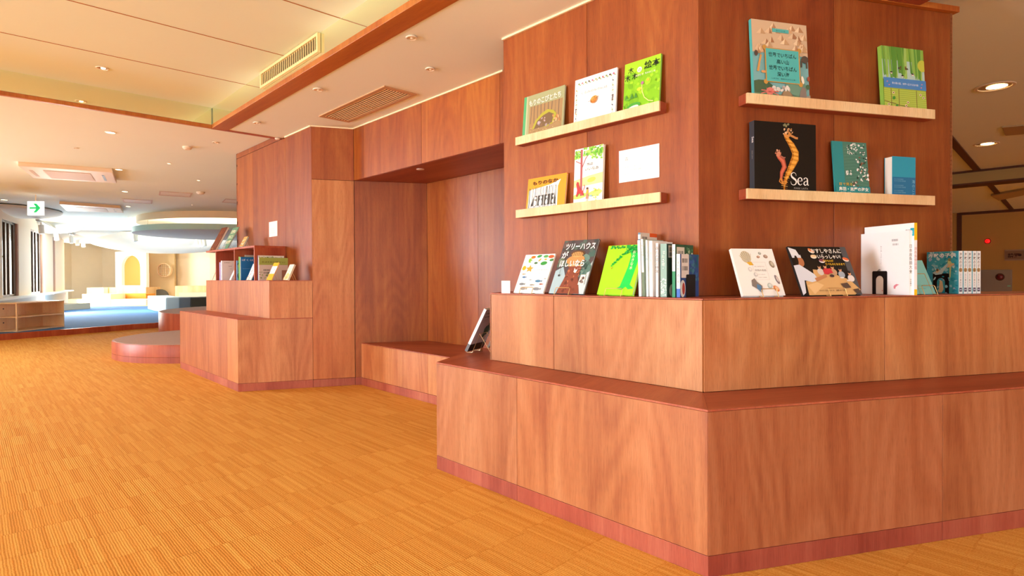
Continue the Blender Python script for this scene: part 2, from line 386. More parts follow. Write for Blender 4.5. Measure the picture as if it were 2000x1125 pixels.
# far block wall
w = core('wall_far_block', Q11, Q11+A*1.898, NA, z1=HF+.01)
for i, (s0, s1) in enumerate(((0, .558), (.558, 1.402), (1.402, 1.9))):
    panel(w, Q11+A*s0, Q11+A*s1, NA, .9, HC-.002, col=[(.78, .66, .52), (.82, .7, .5), (.92, .82, .55)][i])  # darker, low-blue tints carry the dim warm bounce on these boards
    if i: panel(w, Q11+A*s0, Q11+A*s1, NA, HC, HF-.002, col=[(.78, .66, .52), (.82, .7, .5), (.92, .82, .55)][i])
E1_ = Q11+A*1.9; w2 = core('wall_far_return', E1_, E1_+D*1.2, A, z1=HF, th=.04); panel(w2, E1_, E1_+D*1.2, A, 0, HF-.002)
# cream shadow bead at the ceiling line of the timber walls
BEAD = plain('ceiling_bead', '#f6e6bc', .7)
bd = MB()
def bead(p, q, n):
    bd.slab([p+n*.001, q+n*.001, q+n*.012, p+n*.012], HC-.006, HC+.004)
bead(Q7+A*.0, P8, NA); bead(NP, NP-A*1.956, NA); bead(Q11, Q12, nP); bead(Q11, Q11+A*.55, NA)
struct(bd.build('trim_1', BEAD))
# top trim and beam at wall B
b = MB(); b.slab([Q7+B*.02-NB*.11, Q7+B*1.352-NB*.11, Q7+B*1.352+NB*.022, Q7+B*.02+NB*.022], 2.1605, 2.186, (1, .9, .75), g=B)
struct(b.build('trim_2', TRIM))
c0 = Q7+B*.93; c1 = Q7+B*1.115
b = MB(); b.slab([c0+NB*.023, c1+NB*.023, c1+NB*3.2, c0+NB*3.2], 2.163, HC+.004, (.9, .75, .65), g=NB); struct(b.build('trim_3', WOODD))

# ================================================================ near bench (seat level) and display ledge
def bis(P, o):    # point offset o along both normals of A and B walls (mitre)
    # solve x.NA = o, x.NB = o
    det = NA.x*NB.y-NA.y*NB.x
    x = (o*NB.y-o*NA.y)/det; y = (NA.x*o-NB.x*o)/det
    return P+Vector((x, y, 0))
bench = tag(root('bench', Q1), 'long angled reddish timber bench wrapping the near corner in the foreground', 'bench')
eA = Q1+A*1.4422; eB = Q1+B*2.6
TS = .007
# carcass behind the panels
b = MB(); ins = .01
b.slab([eA-NA*ins-A*.01, Q1-NA*ins*0+(Q4-Q1)*.05, eB-NB*ins, eB-NB*.4, Q4+(Q4-Q1)*.6, eA-NA*.6], .01, HB-TS, (1, 1, 1)); setp(b.build('carcass', DARK), bench)
aa = .8679; bb_ = .955
for p, q, n, c in ((eA, Q1+A*aa, NA, (.88, .84, .92)), (Q1+A*aa, Q1, NA, (.94, .88, .88)), (Q1, Q1+B*bb_, NB, (.78, .64, .70)), (Q1+B*bb_, Q1+B*1.95, NB, (.82, .7, .76)), (Q1+B*1.95, eB, NB, (1, .95, .9))):  # right-hand panels tinted darker, the shade of that face put into colour
    panel(bench, p, q, n, HP, HB-TS, col=c, gap=.0009, name='front_panel')
    panel(bench, p, q, n, 0, HP, mat=WOODD, col=(c[0]*.98, c[1]*.93, c[2]*1.1), gap=.0006, name='plinth')
endv = Vector((.2863, .9581, 0))
lenv = .46
for q0, q1, g, c in (([eA, Q1, Q4-(Q4-Q1)*0.0, Q4+A*1.167, Q4+A*1.167-NA*.27, eA+endv*lenv], 0, A, (1.0, .93, .92)), ([Q1, eB, eB-NB*.2424, Q4], 0, B, (.98, .9, .9))):
    b = MB(); b.slab(q0, HB-TS, HB, c, g=(A*.35+D).normalized() if g is A else B); setp(b.build('seat', WOODD, bevel=.0006), bench)
# hidden-from-front end board of the bench
b = MB(); b.slab([eA+endv*.01, eA+endv*.66, eA+endv*.66-A*.012, eA+endv*.01-A*.012], 0, HB-TS, tint()); setp(b.build('end_panel', WOOD), bench)

ledge = tag(root('display_ledge', Q4+Z*HB), 'upper timber display ledge round the near corner, holding the picture books', 'ledge')
lA = Q4+A*1.1672; lB = Q4+B*2.9
b = MB(); b.slab([lA-NA*.012-A*.01, Q4+(Q7-Q4)*.06, lB-NB*.012, lB-NB*.15, Q7+B*1.3-NB*.05+NB*.05, Q7, P8-A*.01], HB+.001, HL-.004); setp(b.build('carcass', DARK), ledge)
for p, q, n, c in ((lA, Q4+A*.73, NA, (1.02, 1.02, .98)), (Q4+A*.73, Q4+A*.003, NA, (.98, .98, .95)), (Q4+B*.003, Q4+B*.82, NB, (1.02, .98, .94)), (Q4+B*.82, Q4+B*1.9, NB, (1.05, .96, .9)), (Q4+B*1.9, lB, NB, (1, 1, 1))):
    panel(ledge, p, q, n, HB, HL-.005, col=c, name='front_panel')
for q0, g in (([lA, Q4+(Q4-Q7)*0+A*.001, Q7+A*.001, P8], A), ([Q4+B*.001, lB, lB-NB*.24, BE-NB*.05, BE, Q7+B*.001], B)):
    b = MB(); b.slab(q0, HL-.005, HL, (.95, .9, .9), g=g); setp(b.build('top', WOODD, bevel=.0005), ledge)
b = MB(); b.slab([lA, lA-NA*.237, lA-NA*.237-A*.012, lA-A*.012], HB, HL-.005, tint()); setp(b.build('end_panel', WOOD), ledge)

# niche bench
nb = tag(root('bench', NP-A*.9), 'low timber bench set back inside the wall niche', 'bench')
f0 = Q12+A*-.0406-NA*.0385; HN = .3713; fr = f0-A*1.95
b = MB(); b.slab([f0-NA*.014, fr-NA*.014, fr-NA*.56, f0-NA*.52+B*.1], .01, HN-.006); setp(b.build('carcass', DARK), nb)
f1 = Q12-A*1.0502-NA*.0385
for p, q, c in ((f0, f1, (1.05, 1, .96)), (f1, fr, (1.12, 1.08, .98))):
    panel(nb, p, q, NA, HP, HN-.006, col=c, name='front_panel'); panel(nb, p, q, NA, 0, HP, mat=WOODD, col=(.95, .88, .98), name='plinth')
b = MB(); b.slab([f0, fr, fr-NA*.53, NBK+NA*.002-A*.002, f0+B*.04], HN-.006, HN, (.92, .86, .85), g=(D*.6-A).normalized()); setp(b.build('seat', WOODD, bevel=.0006), nb)

# far bench + ledge
fb = tag(root('bench', F1), 'knee-high timber bench at the foot of the far bookshelf', 'bench')
F2 = F1+A*1.789; FBZ = .6046
dF = (Q11-F1).normalized(); nF = Vector((dF.y, -dF.x, 0)); FE = Q11
b = MB(); b.slab([F2-NA*.014-A*.02, F1-NA*.014+dF*.005, FE-nF*.016, Q11+A*1.85-NA*.05], .01, FBZ-.006); setp(b.build('carcass', DARK), fb)
for p, q, n, c in ((F2, F1+A*.27, NA, (.88, .70, .60)), (F1+A*.27, F1, NA, (1.04, .9, .66)), (F1, FE, nF, (1.14, 1.18, 1.25))):  # left face tinted darker, right face lighter: light on each put into colour
    panel(fb, p, q, n, HP, FBZ-.006, col=c, gap=.0008, name='front_panel'); panel(fb, p, q, n, 0, HP, mat=WOODD, col=(.95, .86, .95), gap=.0006, name='plinth')
b = MB(); b.slab([F2, F1, FE, Q11+A*1.9, F2-NA*.5], FBZ-.006, FBZ, (1.08, .92, .85), g=D); setp(b.build('seat', WOODD, bevel=.0005), fb)
b = MB(); b.slab([F2, F2-NA*.5, F2-NA*.5-A*.012, F2-A*.012], 0, FBZ-.006, tint()); setp(b.build('end_panel', WOOD), fb)
fl = tag(root('display_ledge', Q11+A+Z*FBZ), 'far timber ledge block carrying the small bookshelf', 'ledge')
FLZ = .926; G2 = Q11-dF*.345; G1 = Q11+A*1.907+NA*.312
b = MB(); b.slab([G1-NA*.014-A*.02, G2-NA*.014+dF*.004, Q11-nF*.016, Q11+A*1.89], FBZ+.001, FLZ-.005); setp(b.build('carcass', DARK), fl)
seg = (G1-G2).length
for p, q, n, c in ((G1, G1+(G2-G1)*.36, NA, (.95, .82, .64)), (G1+(G2-G1)*.36, G1+(G2-G1)*.74, NA, (.86, .7, .55)), (G1+(G2-G1)*.74, G2, NA, (1.0, .88, .66)), (G2, Q11, nF, (1.14, 1.14, 1.1))):  # tints carry each face's light: left run dimmer and warmer, right face brighter
    panel(fl, p, q, n, FBZ, FLZ-.005, col=c, gap=.0005, name='front_panel')
b = MB(); b.slab([G1, G2, Q11, Q11+A*1.907], FLZ-.005, FLZ, (1.05, .92, .86), g=D); setp(b.build('top', WOODD), fl)
b = MB(); b.slab([G1, G1-NA*.312, G1-NA*.312-A*.012, G1-A*.012], FBZ, FLZ-.005, tint()); setp(b.build('end_panel', WOOD), fl)

# low round carpeted steps beside the far bench
def stool(cx, cy, r, h, label):
    t = tag(root('round_step', (cx, cy, 0)), label, 'step')
    b = MB(); b.lathe((cx, cy, 0), [(r, HP), (r, h-.012), (r-.006, h), (r-.022, h)], 72, (1.02, .84, .76)); setp(b.build('side_band', WOODD, smooth=True), t)
    b = MB(); b.lathe((cx, cy, 0), [(r, 0), (r, HP-.002)], 72, (.95, .82, .86)); setp(b.build('plinth', WOODD, smooth=True), t)
    b = MB(); b.lathe((cx, cy, 0), [(r-.022, h-.002), (r-.026, h+.004), (0, h+.004)], 72); setp(b.build('carpet_top', PINKC), t)
stool(-3.85, 7.6, 1.15, .205, 'low round step with wooden side and carpeted top, nearest the camera')
stool(-4.6, 11.3, 1.95, .36, 'taller round carpeted step partly hidden behind the far bench')
# curved timber wall end beyond the far block
b = MB(); b.lathe((-3.95, 10.6, 0), [(.95, .366), (.95, 2.13)], 64, (1.02, .8, .72)); b.lathe((-3.95, 10.6, 0), [(.95, 2.13), (0, 2.13)], 64, (1.02, .8, .72))
struct(b.build('wall_curved', WOODD, smooth=True))

# ================================================================ picture ledges on the walls
LIPM = plain('bleached_shelf_front', '#ecd09a', .55, noise=.04, nscale=30)
def pshelf(P, d, n, s0, s1, zt, label):
    t = tag(root('picture_shelf', P+d*((s0+s1)/2)+Z*(zt-.04)), label, 'shelf')
    b = MB(); dep = .056; zb = zt-.042
    x0, x1 = P+d*s0, P+d*s1
    b.slab([x0+n*.0005, x1+n*.0005, x1+n*(dep-.010), x0+n*(dep-.010)], zb, zb+.014, (.85, .66, .58), g=d)
    b.slab([x0+n*.0005, x1+n*.0005, x1+n*.006, x0+n*.006], zb+.014, zt, (.85, .7, .62), g=d)
    setp(b.build('board', WOODD, bevel=.0008), t)
    b = MB(); b.slab([x0+n*(dep-.010), x1+n*(dep-.010), x1+n*dep, x0+n*dep], zb, zt, (1, 1, 1), g=d)
    setp(b.build('front_lip', MAPLE, bevel=.0008), t)
    for x, sg in ((x0, 1), (x1, -1)):
        b = MB(); b.slab([x+n*.006, x+n*(dep-.010), x+d*sg*.006+n*(dep-.010), x+d*sg*.006+n*.006], zb+.014, zt, (.8, .62, .55)); setp(b.build('end_cap', WOODD), t)
pshelf(Q7, A, NA, .149, 1.0185, 1.681, 'upper picture shelf on the bright left wall face, holding three books')
pshelf(Q7, A, NA, .147, 1.0185, 1.300, 'lower picture shelf on the bright left wall face, beneath the white notice plate')
pshelf(Q7, B, NB, .186, 1.166, 1.689, 'upper picture shelf on the shaded right wall face')
pshelf(Q7, B, NB, .186, 1.166, 1.303, 'lower picture shelf on the shaded right wall face, under the black seahorse book')
# ================================================================ lettering and printed art
_tc = {}
def glyphs(s, bold=0.0):
    k = (s, bold)
    if k in _tc: return _tc[k]
    c = bpy.data.curves.new('t', 'FONT'); c.body = s; c.size = 1; c.resolution_u = 2; c.offset = bold
    o = bpy.data.objects.new('t', c); C.objects.link(o)
    dg = bpy.context.evaluated_depsgraph_get(); me = o.evaluated_get(dg).to_mesh()
    V = [(v.co.x, v.co.y) for v in me.vertices]; Fs = [tuple(p.vertices) for p in me.polygons]
    Fs = [f if sum(V[f[i]][0]*V[f[(i+1) % len(f)]][1]-V[f[(i+1) % len(f)]][0]*V[f[i]][1] for i in range(len(f))) > 0 else f[::-1] for f in Fs]
    o.evaluated_get(dg).to_mesh_clear(); bpy.data.objects.remove(o); bpy.data.curves.remove(c)
    if V: x0 = min(v[0] for v in V); x1 = max(v[0] for v in V); y0 = min(v[1] for v in V); y1 = max(v[1] for v in V)
    else: x0 = x1 = y0 = y1 = 0
    _tc[k] = (V, Fs, x0, x1, y0, y1); return _tc[k]
class Art:
    """draws flat printed shapes on a rectangle; u, v in 0..1, sizes in fractions of the height"""
    def __init__(s, mb, o, ux, uy, nrm, w, h, mat=0):
        s.mb, s.o, s.ux, s.uy, s.n, s.w, s.h, s.k, s.mat = mb, Vector(o), Vector(ux), Vector(uy), Vector(nrm), w, h, 1, mat
    def P(s, x, y): return s.o+s.ux*x+s.uy*y+s.n*(s.k*.00011)
    def raw(s, pts, col):
        ar = sum(pts[i][0]*pts[(i+1) % len(pts)][1]-pts[(i+1) % len(pts)][0]*pts[i][1] for i in range(len(pts)))
        if ar < 0: pts = pts[::-1]
        s.mb.face([s.P(x, y) for x, y in pts], None, lin(col) if isinstance(col, str) else col, s.mat)
    def clip(s, x, y): return (min(max(x, 0), s.w), min(max(y, 0), s.h))
    def poly(s, pts, col, nx=True):
        s.raw([s.clip(u*s.w, v*s.h) for u, v in pts], col)
        if nx: s.k += 1
    def rect(s, u0, v0, u1, v1, col): s.poly([(u0, v0), (u1, v0), (u1, v1), (u0, v1)], col)
    def ell(s, u, v, rx, ry, col, rot=0, n=18, a0=0, a1=360, nx=True, wob=0):
        pts = []; c, sn = math.cos(math.radians(rot)), math.sin(math.radians(rot))
        for i in range(n+(0 if a1-a0 >= 360 else 1)):
            t = math.radians(a0+(a1-a0)*i/n); k = 1+random.uniform(-wob, wob)
            x, y = rx*s.h*math.cos(t)*k, ry*s.h*math.sin(t)*k
            pts.append(s.clip(u*s.w+x*c-y*sn, v*s.h+x*sn+y*c))
        s.raw(pts, col)
        if nx: s.k += 1
    def line(s, pts, wd_, col, closed=False, taper=None, nx=True):
        P = [Vector((u*s.w, v*s.h)) for u, v in pts]
        if closed: P.append(P[0])
        n = len(P); W = taper or [wd_]*n; L = []; R_ = []
        for i in range(n):
            d = (P[min(i+1, n-1)]-P[max(i-1, 0)])
            if d.length < 1e-9: d = Vector((1, 0))
            d.normalize(); q = Vector((-d.y, d.x))*(W[i]*s.h/2); L.append(s.clip(*(P[i]+q))); R_.append(s.clip(*(P[i]-q)))
        for i in range(n-1): s.raw([tuple(R_[i]), tuple(R_[i+1]), tuple(L[i+1]), tuple(L[i])], col)
        if nx: s.k += 1
    def text(s, t, u, v, size, col, vert=False, bold=0, fit=None, rot=0, sq=1.0, align='c'):
        cl = lin(col)
        if vert:
            y = v*s.h
            for ch in t:
                if ch != ' ':
                    V, Fs, x0, x1, y0, y1 = glyphs(ch, bold); cx = (x0+x1)/2
                    for f in Fs: s.mb.face([s.P(u*s.w+(V[i][0]-cx)*size*s.h*sq, y+(V[i][1]-.75)*size*s.h) for i in f], None, cl, s.mat)
                y -= size*s.h*1.05*(.5 if ch == ' ' else 1)
        else:
            V, Fs, x0, x1, y0, y1 = glyphs(t, bold); k = size*s.h; kx = k*sq
            if fit: kx = fit*s.w/(x1-x0)
            if fit and not size: k = kx
            ox = (x0+x1)/2 if align == 'c' else x0
            c, sn = math.cos(math.radians(rot)), math.sin(math.radians(rot))
            for f in Fs:
                q = []
                for i in f:
                    X, Y = (V[i][0]-ox)*kx, V[i][1]*k; q.append(s.P(u*s.w+X*c-Y*sn, v*s.h+X*sn+Y*c))
                s.mb.face(q, None, cl, s.mat)
        s.k += 1
    def bars(s, u, v, w_, h_, col='#333333', n=14):
        x = u
        for i in range(n):
            ww = w_/n*random.uniform(.25, .75); s.poly([(x, v), (x+ww, v), (x+ww, v+h_), (x, v+h_)], col, nx=False); x += w_/n
        s.k += 1
    def mess(s, n, u0, v0, u1, v1, r0_, r1_, cols, el=.6, wob=.2, k=7):
        for i in range(n):
            r = random.uniform(r0_, r1_)
            s.ell(random.uniform(u0, u1), random.uniform(v0, v1), r, r*random.uniform(el, 1), random.choice(cols), random.uniform(0, 180), k, nx=False, wob=wob)
            if i % 6 == 5: s.k += 1
        s.k += 1

def book(kind, label, cat, P, n, lean, w, h, t, cover, art=None, spine='L', sart=None, group=None, spinecol=None, pagecol=None, yaw=0, inset=.003):
    n = Vector(n).normalized()
    if yaw: n = Matrix.Rotation(math.radians(yaw), 3, 'Z') @ n
    R_ = Vector((-n.y, n.x, 0)); th = math.radians(lean)
    U_ = Z*math.cos(th)-n*math.sin(th); N_ = n*math.cos(th)+Z*math.sin(th)
    e = bpy.data.objects.new(kind, None); e.empty_display_size = .05; C.objects.link(e)
    M = Matrix((R_, -N_, U_)).transposed().to_4x4(); M.translation = Vector(P)+Z*(t*math.sin(abs(th))+.0004)
    e.matrix_world = M; tag(e, label, cat, group)
    X, Y, Zl = Vector((1, 0, 0)), Vector((0, 1, 0)), Vector((0, 0, 1)); cb = .0018 if t > .006 else .0008
    b = MB(); c = lin(cover); sc = lin(spinecol) if spinecol else c
    b.box((0, 0, 0), X*w, Y*cb, Zl*h, c); b.box((0, t-cb, 0), X*w, Y*cb, Zl*h, c)
    if spine == 'L': b.box((0, cb, 0), X*cb, Y*(t-2*cb), Zl*h, sc)
    else: b.box((w-cb, cb, 0), X*cb, Y*(t-2*cb), Zl*h, sc)
    if art: art(Art(b, (0, 0, 0), X, Zl, -Y, w, h))
    if spinecol or sart:
        a = Art(b, (0, t, 0), -Y, Zl, -X, t, h) if spine == 'L' else Art(b, (w, 0, 0), Y, Zl, X, t, h)
        if spinecol: a.rect(0, 0, 1, 1, spinecol)
        if sart: sart(a)
    o = b.build('cover', PRINT, e, merge=False)
    b = MB(); x0, x1 = (cb, w-inset) if spine == 'L' else (inset, w-cb)
    b.box((x0, cb, inset), X*(x1-x0), Y*(t-2*cb), Zl*(h-2*inset), (1, 1, 1)); b.build('page_block', PAGES, e)
    return e

def stand(P, n, label, wd_=.05, hh=.03, back=.075, top=.085, mat=None, foot=.022, yaw=0):
    """folded wire easel: front loop in front of the book, two hooks, inverted-V back legs"""
    n = Vector(n).normalized()
    if yaw: n = Matrix.Rotation(math.radians(yaw), 3, 'Z') @ n
    R_ = Vector((-n.y, n.x, 0)); P = Vector(P); t = tag(root('book_stand', P), label, 'book stand', None)
    z = .0018; r = .0015
    def W(x, y, q): return P+R_*x+n*y+Z*(q+z)
    b = MB(); h2 = wd_/2; sl = hh*.38
    b.tube([W(-h2, -foot*.3, 0), W(-h2, foot*.62, 0), W(-h2, foot*.62-sl*.15, .004), W(-h2, foot*.62-sl, hh-.004), W(-h2+.004, foot*.62-sl-.001, hh), W(h2-.004, foot*.62-sl-.001, hh), W(h2, foot*.62-sl, hh-.004), W(h2, foot*.62-sl*.15, .004), W(h2, foot*.62, 0), W(h2, -foot*.3, 0)], r, 6)
    setp(b.build('front_loop', mat or GOLD, smooth=True), t)
    b = MB()
    for sg in (-1, 1):
        b.tube([W(sg*h2, -foot*.3, 0), W(sg*h2*.9, -foot*.3-top*.42, top), W(sg*h2*1.0, -foot*.3-back, 0)], r, 6)
    b.tube([W(-h2*.9, -foot*.3-top*.42, top), W(h2*.9, -foot*.3-top*.42, top)], r, 6)
    setp(b.build('back_leg', mat or GOLD, smooth=True), t)
    return t
def bookend(P, n, label, w, h, hole=True, d=.09, right=None):
    """black steel plate; n = outward normal of the plate, P = bottom left corner"""
    n = Vector(n).normalized(); R_ = Vector((-n.y, n.x, 0)); P = Vector(P); t = tag(root('bookend', P), label, 'bookend')
    th = .0015; b = MB()
    def W(x, z_, y=0): return P+R_*x+Z*z_-n*y
    if hole:
        N = 14; out = [W(0, 0), W(0, h-.004), W(.004, h), W(w-.004, h), W(w, h-.004), W(w, 0)]
        rr = w*.26; cx = w/2; cz = h-.02-rr
        inn = [(cx+rr, 0)]+[(cx+rr*math.cos(math.pi*i/N), cz+rr*math.sin(math.pi*i/N)) for i in range(N+1)]+[(cx-rr, 0)]
        poly = [(0, 0), (0, h-.004), (.004, h), (w-.004, h), (w, h-.004), (w, 0)]+inn
    else: poly = [(0, 0), (0, h-.004), (.004, h), (w-.004, h), (w, h-.004), (w, 0)]
    m_ = len(poly)
    b.face([W(x, z_) for x, z_ in poly][::-1]); b.face([W(x, z_, th) for x, z_ in poly])
    for i in range(m_):
        p, q = poly[i], poly[(i+1) % m_]; b.face([W(*p), W(*q), W(*q, th), W(*p, th)])
    o = setp(b.build('plate', BLACK, merge=2), t)
    b = MB(); b.box(W(0, .0006, 0), R_*w, -n*d, Z*.001); setp(b.build('foot', BLACK), t)
    return t

# ---------------------------------------------------------------- upper shelf, left wall
SZ, SL = 1.6535, 1.2725       # book rests inside the two shelves (left wall)
def onA(s, off, z): return Q7+A*s+NA*off+Z*z
def onB(s, off, z): return Q7+B*s+NB*off+Z*z
def art_elf(a):
    a.rect(0, 0, 1, 1, '#a9ad80'); a.rect(0, 0, .07, 1, '#59b277'); a.rect(.07, 0, .1, 1, '#c3c9a0')
    a.rect(.16, .06, .97, .74, '#a98a5e')
    for i in range(9):
        x = .2+i*.085; a.line([(x, .35), (x+random.uniform(-.01, .01), .74)], .018, random.choice(['#6f5f52', '#7a6a55', '#8d7a5c']), nx=False)
    a.k += 1; a.mess(70, .18, .08, .95, .3, .008, .02, ['#c7a973', '#8e7a4c', '#d9c08c', '#a5894e', '#e6d5a8'])
    a.poly([(.25, .22), (.33, .4), (.47, .52), (.62, .58), (.76, .53), (.84, .44), (.78, .25), (.6, .2), (.45, .24)], '#b0ac3c')
    a.poly([(.3, .22), (.38, .38), (.52, .47), (.66, .51), (.78, .44), (.74, .27), (.58, .22)], '#7d6446')
    a.mess(12, .42, .24, .72, .42, .02, .045, ['#b7a2b0', '#c9b7bd', '#93808e', '#8a6b4c', '#a99a9a'])
    a.mess(10, .74, .26, .92, .42, .02, .04, ['#d9965a', '#c58048', '#e0ab78'])
    a.text('もりのこびとたち', .54, .77, .145, '#f6f3e6', bold=.02, fit=.78, rot=1)
    a.line([(.2, .1), (.93, .1)], .012, '#7b6b50')
book('picture_book', 'olive picture book titled in white letters, leftmost on the upper left-wall shelf', 'book', onA(.985, .04, SZ), NA, 5, .283, .235, .010, '#a9ad80', art_elf, spinecol='#4ea56c')
def art_walnut(a):
    a.rect(0, 0, 1, 1, '#fdfcf8')
    def leaf(u, v, r, rot, c): a.ell(u, v, r, r*.45, c, rot, 8)
    for i in range(11):
        x = .1+i*.083; c = ['#7b8a4a', '#c06a78', '#8a9a5a', '#4a3a30', '#d1628a', '#a8b070'][i % 6]
        a.ell(x, .9, .022, .018, c, i*40, 8); leaf(x+.03, .875, .022, i*50, '#9aa86a')
    for i in range(8):
        for x in (.06, .93):
            c = ['#8a9a5a', '#6a6a7a', '#c9a25c', '#5a5248', '#a8b070'][(i+int(x*5)) % 5]
            leaf(x, .1+i*.095, .024, 60+i*35, c)
            a.line([(x-.02, .13+i*.095), (x+.02, .16+i*.095)], .006, '#6a5a48')
    a.line([(.93, .36), (.94, .48)], .02, '#4a3c48'); a.line([(.06, .3), (.07, .4)], .014, '#4a3c48')
    for i in range(8): leaf(.12+i*.1, .06+(i % 2)*.03, .02, i*37, '#a8b070' if i % 2 else '#7a7060')
    a.ell(.5, .49, .082, .07, '#c47c34', 20, 20); a.ell(.5, .515, .078, .045, '#e0a050', 20, 16); a.line([(.37, .47), (.5, .49), (.62, .53)], .008, '#7a4414')
    a.mess(8, .42, .44, .58, .54, .006, .014, ['#a8641f', '#d89a4a', '#8e5016'])
    a.text('くるみのなかには', .5, .66, .055, '#8a8a86', fit=.62)
book('picture_book', 'white picture book with a walnut in the middle of a leafy border', 'book', onA(.632, .04, SZ), NA, 4, .246, .236, .009, '#fbfaf5', art_walnut)
def art_mori(a):
    a.rect(0, 0, 1, 1, '#86c61e'); a.mess(60, 0, 0, 1, 1, .03, .08, ['#8ecf22', '#7cbc1e', '#98d62e', '#74b41c', '#a6dc2c'])
    a.poly([(0, .78), (0, 1), (1, 1), (1, .86), (.6, .82)], '#a6d92a')
    for x, y, z_ in ((.18, .84, .13), (.1, .70, .12), (.3, .71, .12)):
        a.line([(x, y-.05), (x, y+.065)], .016, '#20301a'); a.line([(x-.07, y+.03), (x+.07, y+.035)], .014, '#20301a')
        a.line([(x, y+.03), (x-.07, y-.035)], .013, '#20301a'); a.line([(x, y+.03), (x+.07, y-.035)], .013, '#20301a')
    a.ell(.43, .82, .052, .052, '#f8f6ea', n=20); a.text('の', .43, .79, .07, '#5a9a20', bold=.02)
    a.text('絵本', .77, .81, .15, '#20301a', bold=.012, fit=.42)
    a.text('長田弘 作  荒井良二 絵', .6, .70, .04, '#f2f6dc', fit=.55)
    a.line([(.52, .52), (.53, .4), (.6, .27), (.72, .19), (.85, .16)], .016, '#e9e48a'); a.ell(.53, .55, .03, .03, '#b9729a'); a.ell(.45, .45, .05, .03, '#f1dc3c', 10); a.ell(.68, .58, .03, .025, '#e0c23a')
    for x in (.1, .25, .36): a.poly([(x-.05, .3), (x+.05, .3), (x, .4)], '#4c8e34')
    a.ell(.3, .14, .16, .07, '#4ea63a', 10); a.ell(.3, .12, .12, .04, '#f6f4e4', 10); a.ell(.14, .3, .06, .02, '#68ac2c')
book('picture_book', 'bright green picture book, rightmost on the upper left-wall shelf', 'book', onA(.345, .04, SZ), NA, 5, .184, .236, .010, '#7cb81e', art_mori)
# lower shelf, left wall
def art_forest(a):
    a.rect(0, 0, 1, 1, '#f0a02c'); a.poly([(.05, .05), (.82, .05), (.8, .68), (.86, .86), (.62, .76), (.05, .66)], '#f3f1ea')
    for i in range(16):
        x = .08+i*.046; a.line([(x, .12), (x+random.uniform(-.015, .015), .72)], random.uniform(.012, .03), random.choice(['#2a2a2a', '#555050', '#8a8682']), nx=False)
    a.k += 1; a.poly([(.12, .2), (.78, .2), (.74, .5), (.2, .48)], '#4a4745')
    for i in range(8): x = .12+i*.085; a.line([(x, .1), (x+.01, .7)], .02, '#f3f1ea', nx=False)
    a.k += 1
    for x, r in ((.24, .07), (.38, .08), (.54, .06), (.7, .045)):
        a.ell(x, .28, r*.7, r*1.2, '#f3f1ea'); a.ell(x+.005, .42, r*.55, r*.55, '#f3f1ea')
    a.mess(60, .1, .07, .78, .2, .006, .014, ['#2a2a2a', '#f3f1ea', '#6a6664'])
    a.text('もりのなか', .47, .8, .12, '#38200c', bold=.025, fit=.66)
book('picture_book', 'small orange picture book with a black and white woodland drawing', 'book', onA(.962, .04, SL), NA, 7.5, .268, .186, .011, '#f0a02c', art_forest)
def art_tree(a):
    a.rect(0, 0, 1, 1, '#fcfbf6'); a.poly([(0, .35), (1, .38), (1, .55), (.5, .52), (0, .47)], '#f6e29a'); a.ell(.62, .45, .09, .04, '#f0cf5c', 8)
    a.ell(.2, .2, .18, .045, '#b8dc6a', 5); a.ell(.75, .22, .15, .05, '#c8e27a', 8); a.rect(0, 0, 1, .1, '#fbf3c0')
    a.line([(.27, .2), (.26, .5), (.25, .98)], .045, '#b05a5c'); a.line([(.27, .66), (.4, .82), (.62, .96)], .016, '#a8605c'); a.line([(.25, .74), (.05, .8)], .014, '#b05a5c')
    a.mess(38, .02, .84, .2, .96, .012, .03, ['#7cc43c', '#98d454', '#5cae30', '#b4e06c']); a.mess(70, .32, .86, .98, .99, .012, .03, ['#7cc43c', '#98d454', '#5cae30', '#b4e06c']); a.mess(26, .6, .78, .98, .9, .01, .024, ['#7cc43c', '#98d454'])
    a.poly([(.1, .2), (.14, .3), (.1, .4), (.13, .45), (.19, .4), (.24, .32), (.34, .27), (.38, .2), (.35, .2), (.27, .24), (.2, .24), (.13, .19)], '#c8383c')
    a.line([(.34, .27), (.4, .34), (.38, .38)], .012, '#c8383c'); a.ell(.15, .42, .022, .02, '#c8383c')
    a.ell(.5, .31, .022, .02, '#6a3c24'); a.poly([(.46, .22), (.54, .22), (.53, .29), (.47, .29)], '#eeb03c'); a.poly([(.45, .14), (.54, .14), (.53, .22), (.47, .22)], '#d88a70'); a.line([(.48, .14), (.48, .05)], .01, '#e6a88a'); a.line([(.52, .14), (.52, .05)], .01, '#e6a88a')
    a.ell(.63, .18, .03, .012, '#88b4d8'); a.mess(18, .7, .08, .9, .3, .008, .018, ['#c8d84c', '#e4dc58', '#a8cc50'])
    a.text('木は', .56, .69, .06, '#3a3a34', fit=.22); a.text('いいなあ', .64, .61, .06, '#3a3a34', fit=.46)
book('picture_book', 'tall narrow white picture book with a red tree and hanging green leaves', 'book', onA(.632, .043, SL), NA, 3, .172, .284, .013, '#f5f1e4', art_tree)
# white notice plate on the left wall
b = MB(); p0 = onA(.3926, .0005, 1.3725); b.box(p0, -A*.2092, NA*.003, Z*.144, lin('#fbfaf8'))
a = Art(b, p0+NA*.003, -A, Z, NA, .2092, .144); a.text('森', .2, .66, .13, '#9a9a9a', bold=0)
for i, t_ in enumerate(('森と木、そして森にくらす', 'いきものたちの絵本と図鑑を', 'あつめました')): a.text(t_, .15, .44-i*.11, .05, '#b4b2b0', align='l')
tag(b.build('notice_plate', MATTE, merge=False), 'white notice plate fixed to the left wall between its two picture shelves', 'notice plate')

